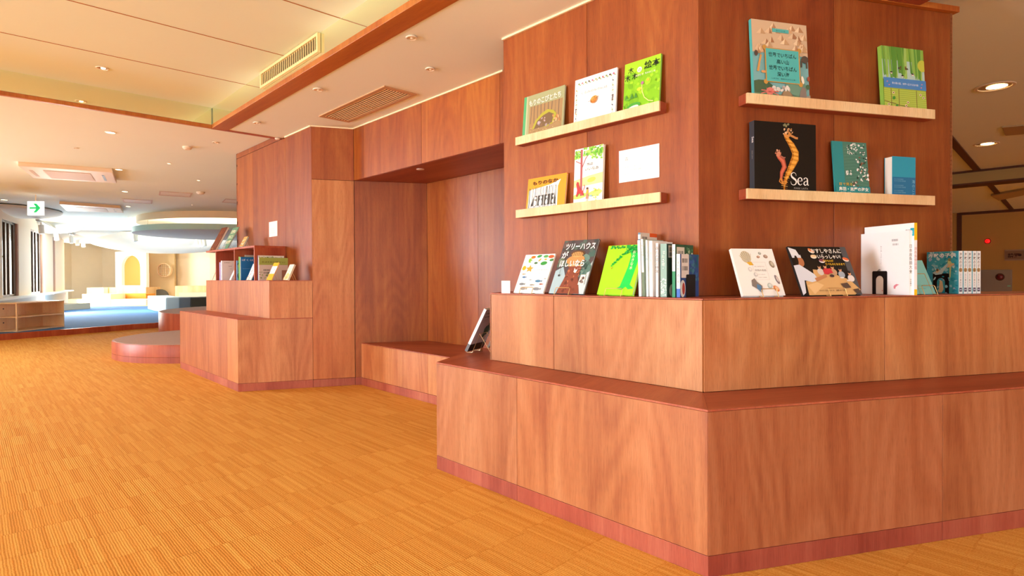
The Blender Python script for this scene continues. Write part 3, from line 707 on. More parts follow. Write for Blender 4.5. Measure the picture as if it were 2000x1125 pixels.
# ---------------------------------------------------------------- shelves on right wall
SB, SC = 1.6615, 1.2755
def art_mount(a):
    a.rect(0, 0, 1, 1, '#7fb8bc'); a.rect(0, .6, 1, 1, '#d6bc9a')
    for i in range(34):
        u, v = random.uniform(.02, .98), .95-i*.0105+random.uniform(-.01, .01); s_ = random.uniform(.05, .1)
        a.poly([(u-s_, v-.04), (u+s_, v-.04), (u+.01, v+.035)], random.choice(['#b98e68', '#c9a37a', '#a77a58', '#d8b48c']), nx=False); a.k += .4
        a.poly([(u-s_, v-.04), (u-s_*.1, v-.04), (u+.01, v+.035)], random.choice(['#e4c9a4', '#efd8b4']), nx=False); a.k += .4
    a.rect(.36, .865, .66, .91, '#5cbcb8'); a.text('絵でくらべる', .51, .877, .022, '#2a4a4a')
    a.ell(.12, .12, .2, .14, '#4d6a4e', 0); a.rect(0, 0, 1, .1, '#6a8a6a'); a.ell(.75, .2, .16, .1, '#6f9a86')
    a.poly([(.38, 0), (.52, .15), (.62, .15), (.8, 0)], '#8a7258'); a.poly([(.52, .15), (.62, .15), (.66, .1), (.55, .04), (.5, .1)], '#a08868')
    a.mess(12, .34, .15, .62, .2, .02, .035, ['#d9d4cc', '#c4bcb4', '#e8e4dc'])
    a.ell(.27, .13, .055, .045, '#e0857a', 20)
    for i in range(8):
        t_ = math.radians(i*45+20); a.line([(.27, .12), (.27+.1*math.cos(t_)/1, .12+.03*math.sin(t_)), (.27+.17*math.cos(t_), .11+.055*math.sin(t_))], .012, '#dc7a70', nx=False)
    a.k += 1
    a.poly([(.78, 0), (.82, .16), (.86, .22), (.92, .2), (.95, 0)], '#8a8078'); a.poly([(.9, 0), (.93, .1), (1, .12), (1, 0)], '#a49c8c')
    a.ell(.93, .56, .05, .045, '#5a5046'); a.line([(.87, .56), (.86, .46)], .02, '#5a5046'); a.line([(.96, .56), (.96, .45)], .02, '#5a5046')
    a.poly([(.05, .36), (.09, .36), (.12, .48), (.15, .56), (.12, .57), (.08, .46)], '#d8a058'); a.ell(.05, .58, .025, .035, '#5c4c44'); a.ell(.17, .36, .035, .016, '#e0a468', 0)
    a.ell(.87, .3, .02, .05, '#f0ead8', 10); a.ell(.96, .22, .03, .03, '#4d6c50'); a.ell(.98, .32, .02, .03, '#b05a44')
    a.rect(.2, .24, .83, .66, '#c89a4c'); 
    for u, v in ((.2, .24), (.83, .24), (.2, .66), (.83, .66)): a.ell(u, v, .03, .03, '#c89a4c', nx=False)
    a.k += 1; a.rect(.22, .25, .81, .65, '#58bfbc')
    for u, v in ((.235, .265), (.795, .265), (.235, .635), (.795, .635)): a.ell(u, v, .014, .014, '#58bfbc', nx=False)
    a.k += 1
    a.text('世界でいちばん', .515, .555, .062, '#16302c', bold=.012, fit=.5); a.text('高い山', .515, .475, .06, '#16302c', bold=.012, fit=.22)
    a.text('世界でいちばん', .515, .395, .062, '#16302c', bold=.012, fit=.5); a.text('深い海', .515, .32, .06, '#16302c', bold=.012, fit=.22)
    a.text('しまづの、地球のたかさと海', .515, .28, .02, '#2a5a58', fit=.42)
book('picture_book', 'large teal picture book with mountains and a framed title, on the upper right-wall shelf', 'book', onB(.229, .044, SB), NB, 3.5, .272, .343, .016, '#52b8b4', art_mount)
def art_bug(a):
    a.rect(0, 0, 1, 1, '#8fbf4c'); a.rect(0, .5, 1, .8, '#b5d5cc')
    for i in range(26):
        x = random.uniform(0, .95); a.poly([(x, .5+random.uniform(0, .14)), (x+.05, .5+random.uniform(0, .14)), (x+.04+random.uniform(-.06, .06), 1), (x-.02, 1)], random.choice(['#5f9a3c', '#79b048', '#8fc257', '#6aa544', '#a4cf6c']), nx=False); a.k += .5
    a.ell(.95, .75, .09, .09, '#c6cc4c'); a.mess(6, .35, .66, .6, .74, .01, .025, ['#6a4a34', '#a06050', '#4a3c34'])
    for u, v in ((.2, .6), (.46, .56), (.7, .6)):
        a.ell(u, v, .02, .016, '#e8dcd0'); a.ell(u, v+.012, .022, .01, '#2a2420')
    a.rect(0, 0, 1, .38, '#b6cc58')
    for i in range(12): a.line([(0, .03+i*.03), (1, .03+i*.03)], .008, '#98b842', nx=False)
    a.k += 1
    for x in (.16, .34, .76): a.line([(x, 0), (x+.01, .36)], .01, '#7a5c3c', nx=False)
    a.k += 1; a.line([(0, .17), (.35, .12), (.8, .08)], .01, '#7a5c3c')
    for u, v in ((.1, .12), (.22, .3), (.55, .17), (.86, .3), (.93, .26), (.5, .12)): a.ell(u, v, .022, .018, '#efe6c8'); a.ell(u, v, .012, .01, '#7a3c28')
    for u, v in ((.28, .1), (.3, .05), (.22, .22)): a.ell(u, v, .03, .024, '#4f9c3c', 50)
    a.rect(0, .37, 1, .52, '#4f8ccc'); a.text('草の根の国、世界へ広がる虫の話', .5, .43, .034, '#eef4f8', fit=.62)
    for u, v in ((.08, .46), (.12, .41), (.9, .46), (.88, .41)): a.ell(u, v, .015, .008, '#d88a98', 20)
book('picture_book', 'green grass-patterned picture book with a blue band, right end of the upper right-wall shelf', 'book', onB(.894, .044, SB), NB, 3.5, .237, .298, .019, '#8cb848', art_bug)
def serif_sea(a, u, v, h_, col):
    W = lambda pts, tp: a.line([(u+x*h_*a.h/a.w, v+y*h_) for x, y in pts], 0, col, taper=[q*h_ for q in tp])
    W([(.56, .74), (.55, .86), (.44, .97), (.3, .99), (.14, .92), (.09, .78), (.16, .64), (.34, .52), (.5, .42), (.58, .28), (.54, .12), (.42, .02), (.26, 0), (.12, .06), (.06, .18), (.05, .28)], [.03, .03, .04, .05, .08, .12, .15, .16, .15, .13, .1, .07, .05, .04, .03, .03])
    W([(.72, .34), (1.12, .34), (1.12, .4), (1.08, .54), (.95, .62), (.82, .56), (.73, .42), (.73, .24), (.8, .1), (.93, .02), (1.05, .05), (1.14, .14)], [.035, .035, .12, .1, .05, .08, .13, .14, .12, .07, .04, .03])
    W([(1.3, .48), (1.36, .58), (1.5, .62), (1.62, .54), (1.64, .4), (1.64, .1), (1.7, .02), (1.78, .06)], [.11, .07, .05, .1, .12, .12, .07, .03])
    W([(1.62, .38), (1.45, .32), (1.32, .24), (1.3, .12), (1.38, .02), (1.5, .03), (1.62, .14)], [.03, .05, .1, .12, .1, .06, .03])
def art_sea(a):
    a.rect(0, 0, 1, 1, '#070606')
    body = [(.47, 0), (.475, .12), (.48, .2), (.53, .3), (.6, .42), (.655, .52), (.66, .6), (.6, .7), (.53, .78), (.5, .82)]
    a.line(body, 0, '#b8741c', taper=[.018, .025, .035, .07, .10, .12, .11, .09, .06, .05])
    a.line([(x+.01, y) for x, y in body[2:]], 0, '#e8a63c', taper=[.02, .04, .06, .075, .07, .055, .035, .03])
    for i in range(26):
        t_ = i/25*(len(body)-2); k = int(t_); f_ = t_-k; x = body[k][0]*(1-f_)+body[k+1][0]*f_; y = body[k][1]*(1-f_)+body[k+1][1]*f_
        a.line([(x-.05, y+.008), (x+.05, y-.004)], .006, '#8a4c10' if i % 2 else '#f4c46a', nx=False)
    a.k += 1
    a.ell(.53, .84, .062, .04, '#d8954c', 10, wob=.15); a.line([(.56, .84), (.67, .8), (.7, .8)], .03, '#c98a4e'); a.mess(22, .46, .84, .62, .92, .008, .018, ['#e8c49a', '#b8824a', '#7a5030']); a.ell(.53, .85, .01, .01, '#1a1008')
    a.mess(14, .46, .95, .56, .99, .008, .016, ['#8a8a66', '#b0a878'])
    b2 = [(.44, .2), (.42, .24), (.43, .32), (.475, .4), (.45, .48), (.38, .53), (.36, .56)]
    a.line(b2, 0, '#b4523a', taper=[.03, .04, .06, .075, .08, .05, .04]); a.line(b2, 0, '#d8745a', taper=[.01, .02, .03, .04, .04, .025, .02])
    a.ell(.38, .57, .04, .032, '#d48a6a', 20, wob=.2); a.line([(.4, .55), (.47, .52), (.49, .53)], .02, '#a86a58'); a.mess(12, .33, .57, .42, .62, .006, .014, ['#e0b090', '#b07058'])
    a.line([(.48, .22), (.43, .17), (.39, .2), (.41, .25)], .02, '#c8823c'); a.line([(.42, .24), (.44, .17), (.49, .17), (.51, .21)], .022, '#d89440')
    serif_sea(a, .565, .16, .17, '#f4f2ee')
    a.text('MARK LAITA', .74, .105, .036, '#a8a49e', fit=.23)
def sp_sea(a):
    a.rect(0, 0, 1, 1, '#3a4048'); a.text('Sea', .5, .75, .06, '#e8e8e8', rot=-90, bold=.01, sq=1.0); a.text('MARK LAITA', .5, .55, .02, '#b0b0b0', rot=-90)
book('photo_book', 'black photo book with two orange seahorses on its cover', 'book', onB(.226, .048, SC), NB, .5, .303, .306, .030, '#0a0909', art_sea, spinecol='#3a4048', sart=sp_sea)
def art_ama(a):
    a.rect(0, 0, 1, 1, '#2f8f94'); a.rect(.3, .16, 1, 1, '#4c8070'); 
    for i in range(14): a.line([(.32, .2+i*.055), (.6, .22+i*.055), (.98, .19+i*.055)], .006, '#5e9482', nx=False)
    a.k += 1
    a.mess(60, .4, .78, .96, .97, .008, .02, ['#e8ece8', '#c9d6d0', '#2c3a34', '#f8f8f4'], k=6); a.mess(50, .66, .3, .98, .74, .012, .026, ['#e8ece8', '#f8f8f4', '#8a5a40', '#2c3a34', '#c9d6d0'], k=6)
    a.mess(12, .34, .42, .48, .52, .012, .024, ['#f4f6f2', '#d8e0da']); a.mess(14, .5, .2, .7, .3, .01, .022, ['#f4f6f2', '#7a5040'])
    a.rect(0, 0, 1, .22, '#2a8c90')
    a.text('目で見る', .3, .235, .055, '#d8b43c', fit=.38, bold=.01); a.text('鳥羽・志摩の海女', .52, .145, .07, '#f8f6f0', fit=.86, bold=.02); a.text('岩田準一文庫', .28, .1, .028, '#d8e8e8', fit=.3)
book('picture_book', 'teal photo booklet of divers in green water, middle of the lower right-wall shelf', 'book', onB(.634, .044, SC), NB, 5, .183, .252, .006, '#2f9498', art_ama)
def art_box(a):
    a.rect(0, 0, 1, 1, '#2a9cba'); a.rect(0, 0, 1, .54, '#2274a4'); a.rect(0, 0, 1, .12, '#1f6a9a')
    for i, y in enumerate((.48, .44, .34, .3, .22, .18)): a.text('ちひさき海の図書室', .07, y, .03, '#7fb4d0', align='l', fit=.5 if i % 2 else .4)
    a.text('海のことば', .9, .48, .09, '#8fc8e0', vert=True)
book('boxed_book', 'thick turquoise and blue book with its white page edges towards the left', 'book', onB(.937, .0445, SC), NB, 0, .130, .196, .040, '#2a9cba', art_box, spine='R', inset=.0015)
# ---------------------------------------------------------------- books standing on the near ledge, left wall side
TZ = HL+.0002
def art_fish(a):
    a.rect(0, 0, 1, 1, '#fbfbf6')
    L = [(.3, .93, .06, '#e0742c', 0), (.5, .95, .06, '#3c9a58', 10), (.72, .94, .06, '#5aa85c', 0), (.9, .93, .07, '#d8643c', 0), (.55, .85, .04, '#e8a43c', 45), (.74, .86, .035, '#f0b43c', 0), (.95, .84, .055, '#4a8a50', 5), (.72, .76, .08, '#3c9a48', 5), (.45, .77, .045, '#4a7a50', 0)]
    for u, v, r, c, q in L: a.ell(u, v, r*1.3, r*.62, c, q, 14)
    for i in range(6): a.ell(.22+.03*math.cos(i), .84+.03*math.sin(i), .055, .014, '#8ac040', i*30, 8)
    a.ell(.1, .64, .06, .06, '#f0b42c'); a.poly([(.3+.13*math.cos(math.radians(q*36+90))*(1 if q % 2 == 0 else .45), .62+.1*math.sin(math.radians(q*36+90))*(1 if q % 2 == 0 else .45)) for q in range(10)], '#f0a43c')
    a.text('いのち をいただく', .74, .58, .03, '#d87a6a', fit=.42); a.text('くらしと自然', .62, .49, .022, '#a8a8a0', fit=.2)
    F = [(.15, .48, .05, '#b8a88a'), (.2, .4, .06, '#4a7aa8'), (.45, .33, .04, '#a8b0b4'), (.72, .3, .09, '#5888a8'), (.93, .36, .035, '#b0b4b0'), (.2, .22, .08, '#7a8288'), (.55, .2, .06, '#9a9a92'), (.85, .22, .05, '#a85a4c'), (.75, .1, .1, '#8a9098'), (.3, .1, .09, '#a4a09a')]
    for u, v, r, c in F:
        a.ell(u, v, r, r*.38, c, 0, 12); a.poly([(u+r*1.0, v), (u+r*1.5, v+r*.35), (u+r*1.5, v-r*.35)], c)
FP = .2
book('picture_book', 'white picture book with coloured leaves and fish, leaning on the ledge at the left end', 'book', onA(.885, FP, TZ), NA, 25, .2, .207, .008, '#f7f5ee', art_fish)
stand(onA(.79, FP, TZ), NA, 'brass wire stand under the white leaf and fish book', .085)
def art_house(a):
    a.rect(0, 0, 1, 1, '#5a4f50'); a.poly([(0, 0), (0, .42), (.2, .5), (.35, .3), (.2, 0)], '#a9c4cc'); a.poly([(.72, 0), (.95, .5), (1, .6), (1, 0)], '#c4d4d8')
    a.mess(26, .5, .35, .98, .75, .04, .09, ['#4d6a62', '#5a7a70', '#41584f', '#6a8a80']); a.mess(22, 0, .78, 1, 1, .04, .08, ['#5a6a62', '#4a4a48', '#6a5a56']); a.mess(10, .05, .5, .3, .66, .04, .07, ['#5c6f5e', '#72806a'])
    a.poly([(.22, 0), (.32, .25), (.38, .48), (.34, .52), (.74, .5), (.72, .3), (.88, 0)], '#8a4a38')
    a.mess(30, .35, .03, .75, .46, .012, .04, ['#a05a42', '#6f3a2c', '#b8704e', '#7a4232'], el=.25)
    a.ell(.5, .62, .2, .09, '#c79258', 4); a.ell(.52, .74, .15, .06, '#6a4a34'); a.ell(.52, .72, .13, .05, '#d9a868'); a.rect(.3, .5, .78, .53, '#d8b078')
    for i in range(7): a.rect(.36+i*.05, .69, .375+i*.05, .76, '#7a4a2c')
    a.poly([(.78, .16), (.95, .16), (.93, .34), (.8, .34)], '#ece6dc'); a.mess(6, .8, .2, .93, .3, .015, .03, ['#8a7a74', '#c8b8a8', '#5a4a48'])
    a.poly([(.56, .39), (.62, .37), (.66, .44), (.6, .43), (.56, .47)], '#f4ede0'); a.line([(.15, .5), (.16, .36)], .006, '#3a342e'); a.ell(.16, .33, .02, .02, '#3a342e')
    a.text('ツリーハウス', .54, .82, .14, '#fbfaf8', bold=.022, fit=.86); a.text('が', .16, .66, .14, '#fbfaf8', bold=.022); a.text('ほしいなら', .44, .5, .14, '#fbfaf8', bold=.022, fit=.72)
    a.text('C. ヒギンズ 文', .74, .45, .02, '#e8e0d8', fit=.2)
book('picture_book', 'brown treehouse picture book with big white lettering, standing on the left ledge', 'book', onA(.648, FP, TZ), NA, 25, .206, .272, .010, '#4f4a4c', art_house)
stand(onA(.56, FP, TZ), NA, 'brass wire stand under the brown treehouse book', .085)
def art_lime(a):
    a.rect(0, 0, 1, 1, '#a4f024')
    a.poly([(.5, .12), (.6, .17), (.7, .55), (.72, .78), (.62, .92), (.82, .97), (.95, .86), (.93, .6), (.86, .2), (.98, .13), (.84, .11), (.76, .16), (.66, .1)], '#1fcf52')
    a.mess(90, .08, .93, 1, .99, .012, .022, ['#1f9a3c', '#27b446', '#178a34']); a.mess(70, .55, .84, .9, .95, .012, .022, ['#1f9a3c', '#27b446', '#178a34'])
    for i in range(30):
        t_ = i/29; a.ell(.62-.38*t_, .86-.26*t_**1.2+random.uniform(-.03, .03), .02, .016, random.choice(['#1f9a3c', '#27b446']), nx=False, n=7)
    a.k += 1; a.ell(.26, .53, .008, .022, '#b84a24', -20); a.text('おおきな木', .8, .87, .075, '#dff8c0', vert=True, bold=.01)
book('picture_book', 'lime green picture book with a bent dark green tree, leaning on the left ledge', 'book', onA(.366, FP, TZ), NA, 22, .182, .226, .013, '#98e022', art_lime)
stand(onA(.275, FP, TZ), NA, 'brass wire stand under the lime green tree book', .085)
b = MB(); b.box(onA(.972, .2, TZ), -A*.063, NA*.0012, Z*.062, lin('#fbfbf9')); b.box(onA(.972, .2, TZ), -A*.063, -NA*.035, Z*.0012, lin('#fbfbf9'))
tag(b.build('price_card', MATTE), 'small blank white card standing at the far left end of the near ledge', 'card')

def vs(txt, v, size, col, u=.5, base=None, sq=1.0, bold=0, band=None):
    def f(a):
        if base: a.rect(0, 0, 1, 1, base)
        for bd_ in (band or []): a.rect(0, bd_[0], 1, bd_[1], bd_[2])
        if txt: a.text(txt, u, v, size, col, vert=True, sq=sq, bold=bold)
    return f
# row at the right end: spines out, covers facing the camera's right
def barc(bg, extra=None):
    def f(a):
        a.rect(0, 0, 1, 1, bg)
        if extra: extra(a)
    return f
rowA = [  # s, offset, depth(w), height, thickness, cover, spine colour, spine art, cover art, lean, label
 (.201, .135, .122, .262, .012, '#d8d0c2', '#68839a', vs('', 0, 0, '#fff', base='#5f7f96', band=[(.9, .97, '#d8dde0')]), lambda a: (a.rect(0, 0, 1, 1, '#ddd5c8'), a.rect(.55, .94, 1, 1, '#e0602c'), a.bars(.1, .85, .3, .09), a.text('森林', .7, .84, .03, '#555555')), 0, 'tallest book of the ledge row, beige back with an orange corner and slate spine'),
 (.172, .172, .146, .228, .012, '#f3f2ef', '#f7f7f5', vs('森をつくる生きもの', .93, .05, '#b8b8b4', sq=1), barc('#f1efec', lambda a: a.bars(.1, .82, .25, .08)), -1.6, 'white slightly tilted book, second from the left in the ledge row'),
 (.153, .174, .150, .232, .010, '#c8d0c8', '#f2f5f2', vs('木の記憶', .9, .05, '#8a9a90', band=[(0, .42, '#6d7f62')]), barc('#a8b4a0', lambda a: a.mess(30, .02, .02, .98, .98, .03, .07, ['#8fa088', '#b8c4b0', '#7a8c70'])), -2, 'white-topped book with a leafy photograph round the foot of its spine'),
 (.134, .175, .148, .226, .008, '#e6efee', '#dfeeee', vs('水の森', .8, .055, '#7aa4b0'), barc('#eef3f1'), -1, 'slim pale aqua book in the ledge row'),
 (.117, .178, .150, .222, .014, '#f6f4ee', '#faf9f4', vs('屋久島', .8, .06, '#d9cf98'), barc('#ece6e0'), -.5, 'wide white book with faint yellow title in the ledge row'),
 (.088, .178, .150, .212, .010, '#f4f3ef', '#faf9f6', vs('森と人間と林業', .93, .068, '#4a4a48'), barc('#efeae6'), 0, 'white book whose spine carries dark upright lettering'),
 (.066, .180, .150, .208, .028, '#31493c', '#8fb0a4', lambda a: (a.rect(0, 0, 1, 1, '#8fb0a4'), a.mess(70, .05, .02, .95, .35, .006, .016, ['#dfeae4', '#c4d8d0', '#f4f8f6']), a.mess(20, .3, .5, .7, .9, .004, .01, ['#dfeae4', '#f4f8f6']), a.text('うたう樹', .5, .86, .07, '#dce8e0', vert=True)), barc('#33483c', lambda a: (a.rect(.08, .74, .42, .97, '#ded8d0'), a.bars(.12, .86, .26, .08), a.bars(.12, .77, .26, .07), a.ell(.25, .12, .1, .12, '#e0e4dc'), a.ell(.3, .12, .05, .09, '#b8484c'))), 0, 'thick sage green book with silvery branches on its spine'),
 (.014, .180, .135, .204, .013, '#26553c', '#f4f4f0', vs('木のくらし', .9, .062, '#8a8f88', band=[(0, .49, '#2a8a5c')]), barc('#2b5a3c', lambda a: (a.rect(.08, .7, .5, .95, '#e2dccb'), a.bars(.14, .78, .3, .1), a.mess(16, .55, .6, .95, .95, .02, .05, ['#3a7048', '#d8e0c0', '#4a8458']))), 0, 'dark green book with a white and green spine, second from the row end'),
 (-.006, .182, .140, .166, .015, '#2d4a86', '#f8f8f6', vs('日本列島の森と草', .9, .07, '#5a5c60', band=[(0, .2, '#3d6cc4')]), barc('#31508c', lambda a: (a.mess(50, .4, .3, 1, 1, .03, .07, ['#274a8c', '#3a62a4', '#2a6478', '#3f7a94']), a.rect(.05, .45, .45, 1, '#e8e0da'), a.bars(.1, .8, .28, .1), a.bars(.1, .62, .28, .1), a.ell(.12, .2, .12, .2, '#dfe4e2'), a.ell(.16, .2, .06, .14, '#b4443c'))), 0, 'small navy book with white and blue spine, rightmost of the ledge row'),
]
for s_, off, w_, h_, t_, cv, sc_, sa, ca, ln, lb in rowA:
    # cover faces -A, spine towards NA
    P_ = Q7+A*s_+NA*off+Z*TZ-A*0
    e = book('book', lb, 'book', P_-A*t_, -A, 0, w_, h_, t_, cv, ca, spine='L', sart=(lambda a, sa=sa, sc_=sc_: (a.rect(0, 0, 1, 1, sc_), sa(a))))
    if ln: e.matrix_world = e.matrix_world @ Matrix.Rotation(math.radians(ln), 4, 'X')
bookend(onA(-.0225, .14, TZ), -A, 'plain black bookend against the navy book at the ledge corner', .07, .088, hole=False, d=.0)
# ---------------------------------------------------------------- ledge, right wall side
def art_shell(a):
    a.rect(0, 0, 1, 1, '#f8f7f4')
    a.ell(.3, .82, .115, .13, '#c9c0a4', 15, 22)
    for i in range(15):
        t_ = math.radians(35+i*9.5); a.line([(.3+.04, .7), (.31+.17*math.cos(t_), .8+.135*math.sin(t_))], .006, '#8f8a74' if i % 2 else '#f0ead4', nx=False)
    a.k += 1; a.poly([(.28, .7), (.4, .72), (.44, .64), (.34, .64)], '#e8b83c')
    for u, v, rx, ry, c, c2, q in ((.66, .9, .035, .03, '#9aa09a', '#c8ccc4', 0), (.6, .82, .038, .028, '#b08a72', '#d4b49c', 10), (.78, .83, .05, .04, '#a58a78', '#c8b09c', -10), (.88, .66, .05, .08, '#9c917c', '#c9c2ae', 20), (.32, .55, .045, .05, '#d8d8d6', '#f0f0ee', 0), (.42, .44, .045, .045, '#cfcfcf', '#eeeeec', 0), (.68, .2, .055, .06, '#b8c8c4', '#dfe8e4', 0), (.9, .33, .035, .1, '#8a8084', '#d8ccc8', 15), (.82, .14, .05, .075, '#e08a50', '#f4c09a', 40)):
        a.ell(u, v, rx, ry, c, q, 16); a.ell(u+.008, v+.008, rx*.6, ry*.6, c2, q, 14)
    a.poly([(.28, .32), (.36, .36), (.4, .28), (.5, .2), (.46, .04), (.36, .14), (.26, .2)], '#8a8078'); a.poly([(.38, .24), (.47, .2), (.44, .06), (.36, .15)], '#5c88b4')
    a.line([(.4, .7), (.72, .7), (.72, .33), (.4, .33)], .003, '#9aa09a', closed=True); a.text('美しい海の貝のすがた', .56, .6, .022, '#7a7a78', fit=.24); a.text('貝殻の名前', .56, .51, .048, '#8a8a86', fit=.27); a.text('むかしの貝の本', .56, .43, .018, '#9a9a98', fit=.16); a.text('写真と図鑑', .56, .37, .016, '#9a9a98', fit=.2)
book('picture_book', 'white shell book leaning on the ledge nearest the wall corner', 'book', onB(.062, .195, TZ), NB, 22.5, .188, .197, .014, '#f6f5f1', art_shell)
stand(onB(.17, .2, TZ), NB, 'brass wire stand under the white shell book', .068)
def art_sushi(a):
    a.rect(0, 0, 1, 1, '#191512'); a.rect(.9, 0, 1, 1, '#55565a')
    a.poly([(.1, 0), (.88, 0), (1, .1), (.88, .3), (.5, .5), (.3, .52), (.28, .3), (.12, .28)], '#dcb074'); a.poly([(.2, .02), (.4, .2), (.3, .26), (.12, .2)], '#e9c48c')
    a.poly([(0, .98), (.12, .93), (.16, .78), (.02, .76)], '#e8ecf2'); a.ell(.14, .68, .075, .1, '#b87850'); a.rect(.02, .76, .17, .82, '#dfe4ec'); a.ell(.08, .72, .035, .09, '#2a1c14')
    a.poly([(0, .6), (.1, .62), (.3, .42), (.34, .3), (.22, .26), (.1, .3), (.06, .05), (0, 0)], '#dde3f0'); a.poly([(.28, .34), (.5, .42), (.5, .36), (.3, .27)], '#c8885c')
    for i, (u, v, c) in enumerate(((.42, .56, '#d9d0c8'), (.52, .57, '#c8323c'), (.64, .55, '#c8a07c'), (.76, .5, '#a8b4c0'), (.9, .42, '#e8e2e0'))):
        a.ell(u, v-.09, .075, .07, c); a.ell(u, v+.015, .035, .048, '#d8a078'); a.ell(u, v+.04, .036, .03, '#241814', n=10)
    a.poly([(.46, .42), (.62, .44), (.6, .54), (.48, .52)], '#d23a44')
    for u, v, c, c2, q in ((.37, .9, '#e08a4c', '#f4e8d4', -30), (.38, .78, '#eccfa0', '#f4e8d4', 0), (.5, .69, '#8a4a5c', '#ece4e4', 0), (.92, .72, '#e8703c', '#f4e0d0', -15)):
        a.ell(u, v, .07, .042, c2, q, 14); a.ell(u, v+.015, .07, .028, c, q, 14)
    a.poly([(.68, .22), (.8, .24), (.84, .14), (.72, .12)], '#5c4a40'); a.poly([(.86, .1), (.96, .12), (.98, .03), (.9, .02)], '#5c4a40'); a.ell(.58, .38, .05, .03, '#4a3a3c'); a.ell(.74, .34, .05, .015, '#f0ece4'); a.ell(.84, .28, .05, .015, '#e8e2da')
    a.text('おすしやさんに', .62, .86, .105, '#f7f3ea', bold=.02, fit=.52); a.text('いらっしゃい!', .64, .745, .1, '#f7f3ea', bold=.02, fit=.4); a.text('生きものが', .6, .67, .055, '#f0c02c', bold=.015, fit=.18); a.text('食べものになるまで', .7, .6, .055, '#f0c02c', bold=.015, fit=.34)
    a.text('おかだ だいすけ 文   遠藤 宏 写真', .5, .07, .032, '#4a3424', fit=.44)
book('picture_book', 'dark landscape-format picture book about a sushi shop, leaning on the right ledge', 'book', onB(.332, .195, TZ), NB, 24, .284, .213, .010, '#2a2826', art_sushi)
stand(onB(.485, .2, TZ), NB, 'brass wire stand under the dark sushi book', .08)
def art_big(a):
    a.rect(0, 0, 1, 1, '#fafafa'); a.bars(.84, .88, .12, .035, '#888'); a.rect(.93, .82, 1, .93, '#28a8c0'); a.text('E', .96, .85, .05, '#f0f8f8', bold=.02)
def art_big2(a):
    a.rect(0, 0, 1, 1, '#f8f8f9'); a.bars(.66, .845, .13, .035, '#8a8a8a'); a.bars(.68, .78, .12, .03, '#9a9a9a', 6); a.text('魚の美しさがここに', .44, .78, .032, '#b0b0b0', vert=True)
    a.poly([(.33, .36), (.4, .41), (.43, .4), (.42, .36), (.36, .33), (.31, .32)], '#8a8a88'); a.ell(.41, .385, .02, .012, '#a8a8a8', 30)
    a.poly([(.7, .1), (.7, .14), (.75, .17), (.81, .16), (.78, .15), (.74, .12), (.73, .09)], '#e08a98'); a.rect(.46, .05, .475, .07, '#e08a98')
def sp_big(a):
    a.rect(0, 0, 1, 1, '#fafafa'); a.text('日本産魚類大全', .5, .78, .062, '#4a4a48', vert=True); a.text('❂', .5, .35, .04, '#7a6a4c'); a.text('中坊徹次', .5, .25, .028, '#555', vert=True)
def sp_big2(a):
    a.rect(0, 0, 1, 1, '#fafafa'); a.rect(0, .76, 1, 1, '#f4c820'); a.rect(0, 0, 1, .08, '#f4c820'); a.text('原色魚類図鑑', .5, .66, .05, '#d8a0a8', vert=True)
book('book', 'tall white fish encyclopaedia with a yellow-tipped spine, rear of the two big white books', 'book', Q7+B*.828+NB*.004+Z*TZ, -B, 0, .236, .292, .015, '#fafafa', art_big, spine='R', sart=sp_big2)
book('book', 'large white fish encyclopaedia with a plain back cover, front of the two big white books', 'book', Q7+B*.812+NB*.001+Z*TZ, -B, 0, .231, .262, .015, '#f8f8f9', art_big2, spine='R', sart=sp_big)
bookend(Q7+B*.8105+NB*.060+Z*TZ, -B, 'black arched bookend in front of the big white books', .072, .099, d=.0)
def art_teal(a):
    a.rect(0, 0, 1, 1, '#86c9c4'); a.text('海 塩', .3, .75, .05, '#3a5a58', align='l'); a.line([(.3, .68), (.6, .68)], .005, '#4a6a68'); a.line([(.3, .15), (.7, .15)], .005, '#4a6a68')
book('picture_book', 'plain pale teal booklet leaning between the white books and the comics', 'book', onB(.858, .19, TZ), NB, 24, .147, .155, .006, '#86c9c4', art_teal)
stand(onB(.955, .196, TZ), NB, 'brass wire stand holding the pale teal booklet', .07, hh=.036)
def art_comic(a):
    a.rect(0, 0, 1, 1, '#3fa6bc'); a.mess(120, 0, 0, 1, 1, .02, .05, ['#8fc8d4', '#b8dce0', '#2a98b4', '#5cb4c8', '#a0b8d8', '#1f8cac'], el=.3)
    a.poly([(.2, .5), (.45, .56), (.7, .74), (.74, .7), (.6, .58), (.5, .46), (.3, .44)], '#b0cdd2'); a.poly([(.3, .52), (.38, .6), (.44, .54), (.36, .48)], '#d8c49a'); a.ell(.36, .56, .03, .03, '#6a5a48')
    a.poly([(.7, .82), (.76, .78), (.84, .7), (.8, .62), (.78, .4), (.74, .34), (.74, .6), (.68, .72)], '#b8c890'); a.ell(.74, .8, .035, .035, '#8a8a5c'); a.poly([(.66, .6), (.9, .68), (.88, .72), (.7, .68)], '#ccb48c')
    a.poly([(.4, .02), (.44, .3), (.52, .3), (.56, .1), (.5, .02)], '#d4bc92')
    a.text('海獣の子供', .5, .87, .1, '#f4fafa', bold=.02, fit=.88)
def sp_comic(nm):
    def f(a):
        a.rect(0, 0, 1, 1, '#eef1f2'); a.rect(0, 0, .1, 1, '#7cc0cc'); a.text('海獣の子供', .52, .95, .085, '#5a4a44', vert=True, bold=.01, sq=.9)
        a.ell(.5, .555, .05, .05, '#a8875c'); a.text(nm, .5, .53, .06, '#3a2a18', bold=.01); a.text('五十嵐大介', .5, .47, .06, '#7a6a64', vert=True, sq=.8); a.rect(.2, .05, .8, .14, '#4a4258'); a.rect(.3, .08, .7, .11, '#c8c4d8')
    return f
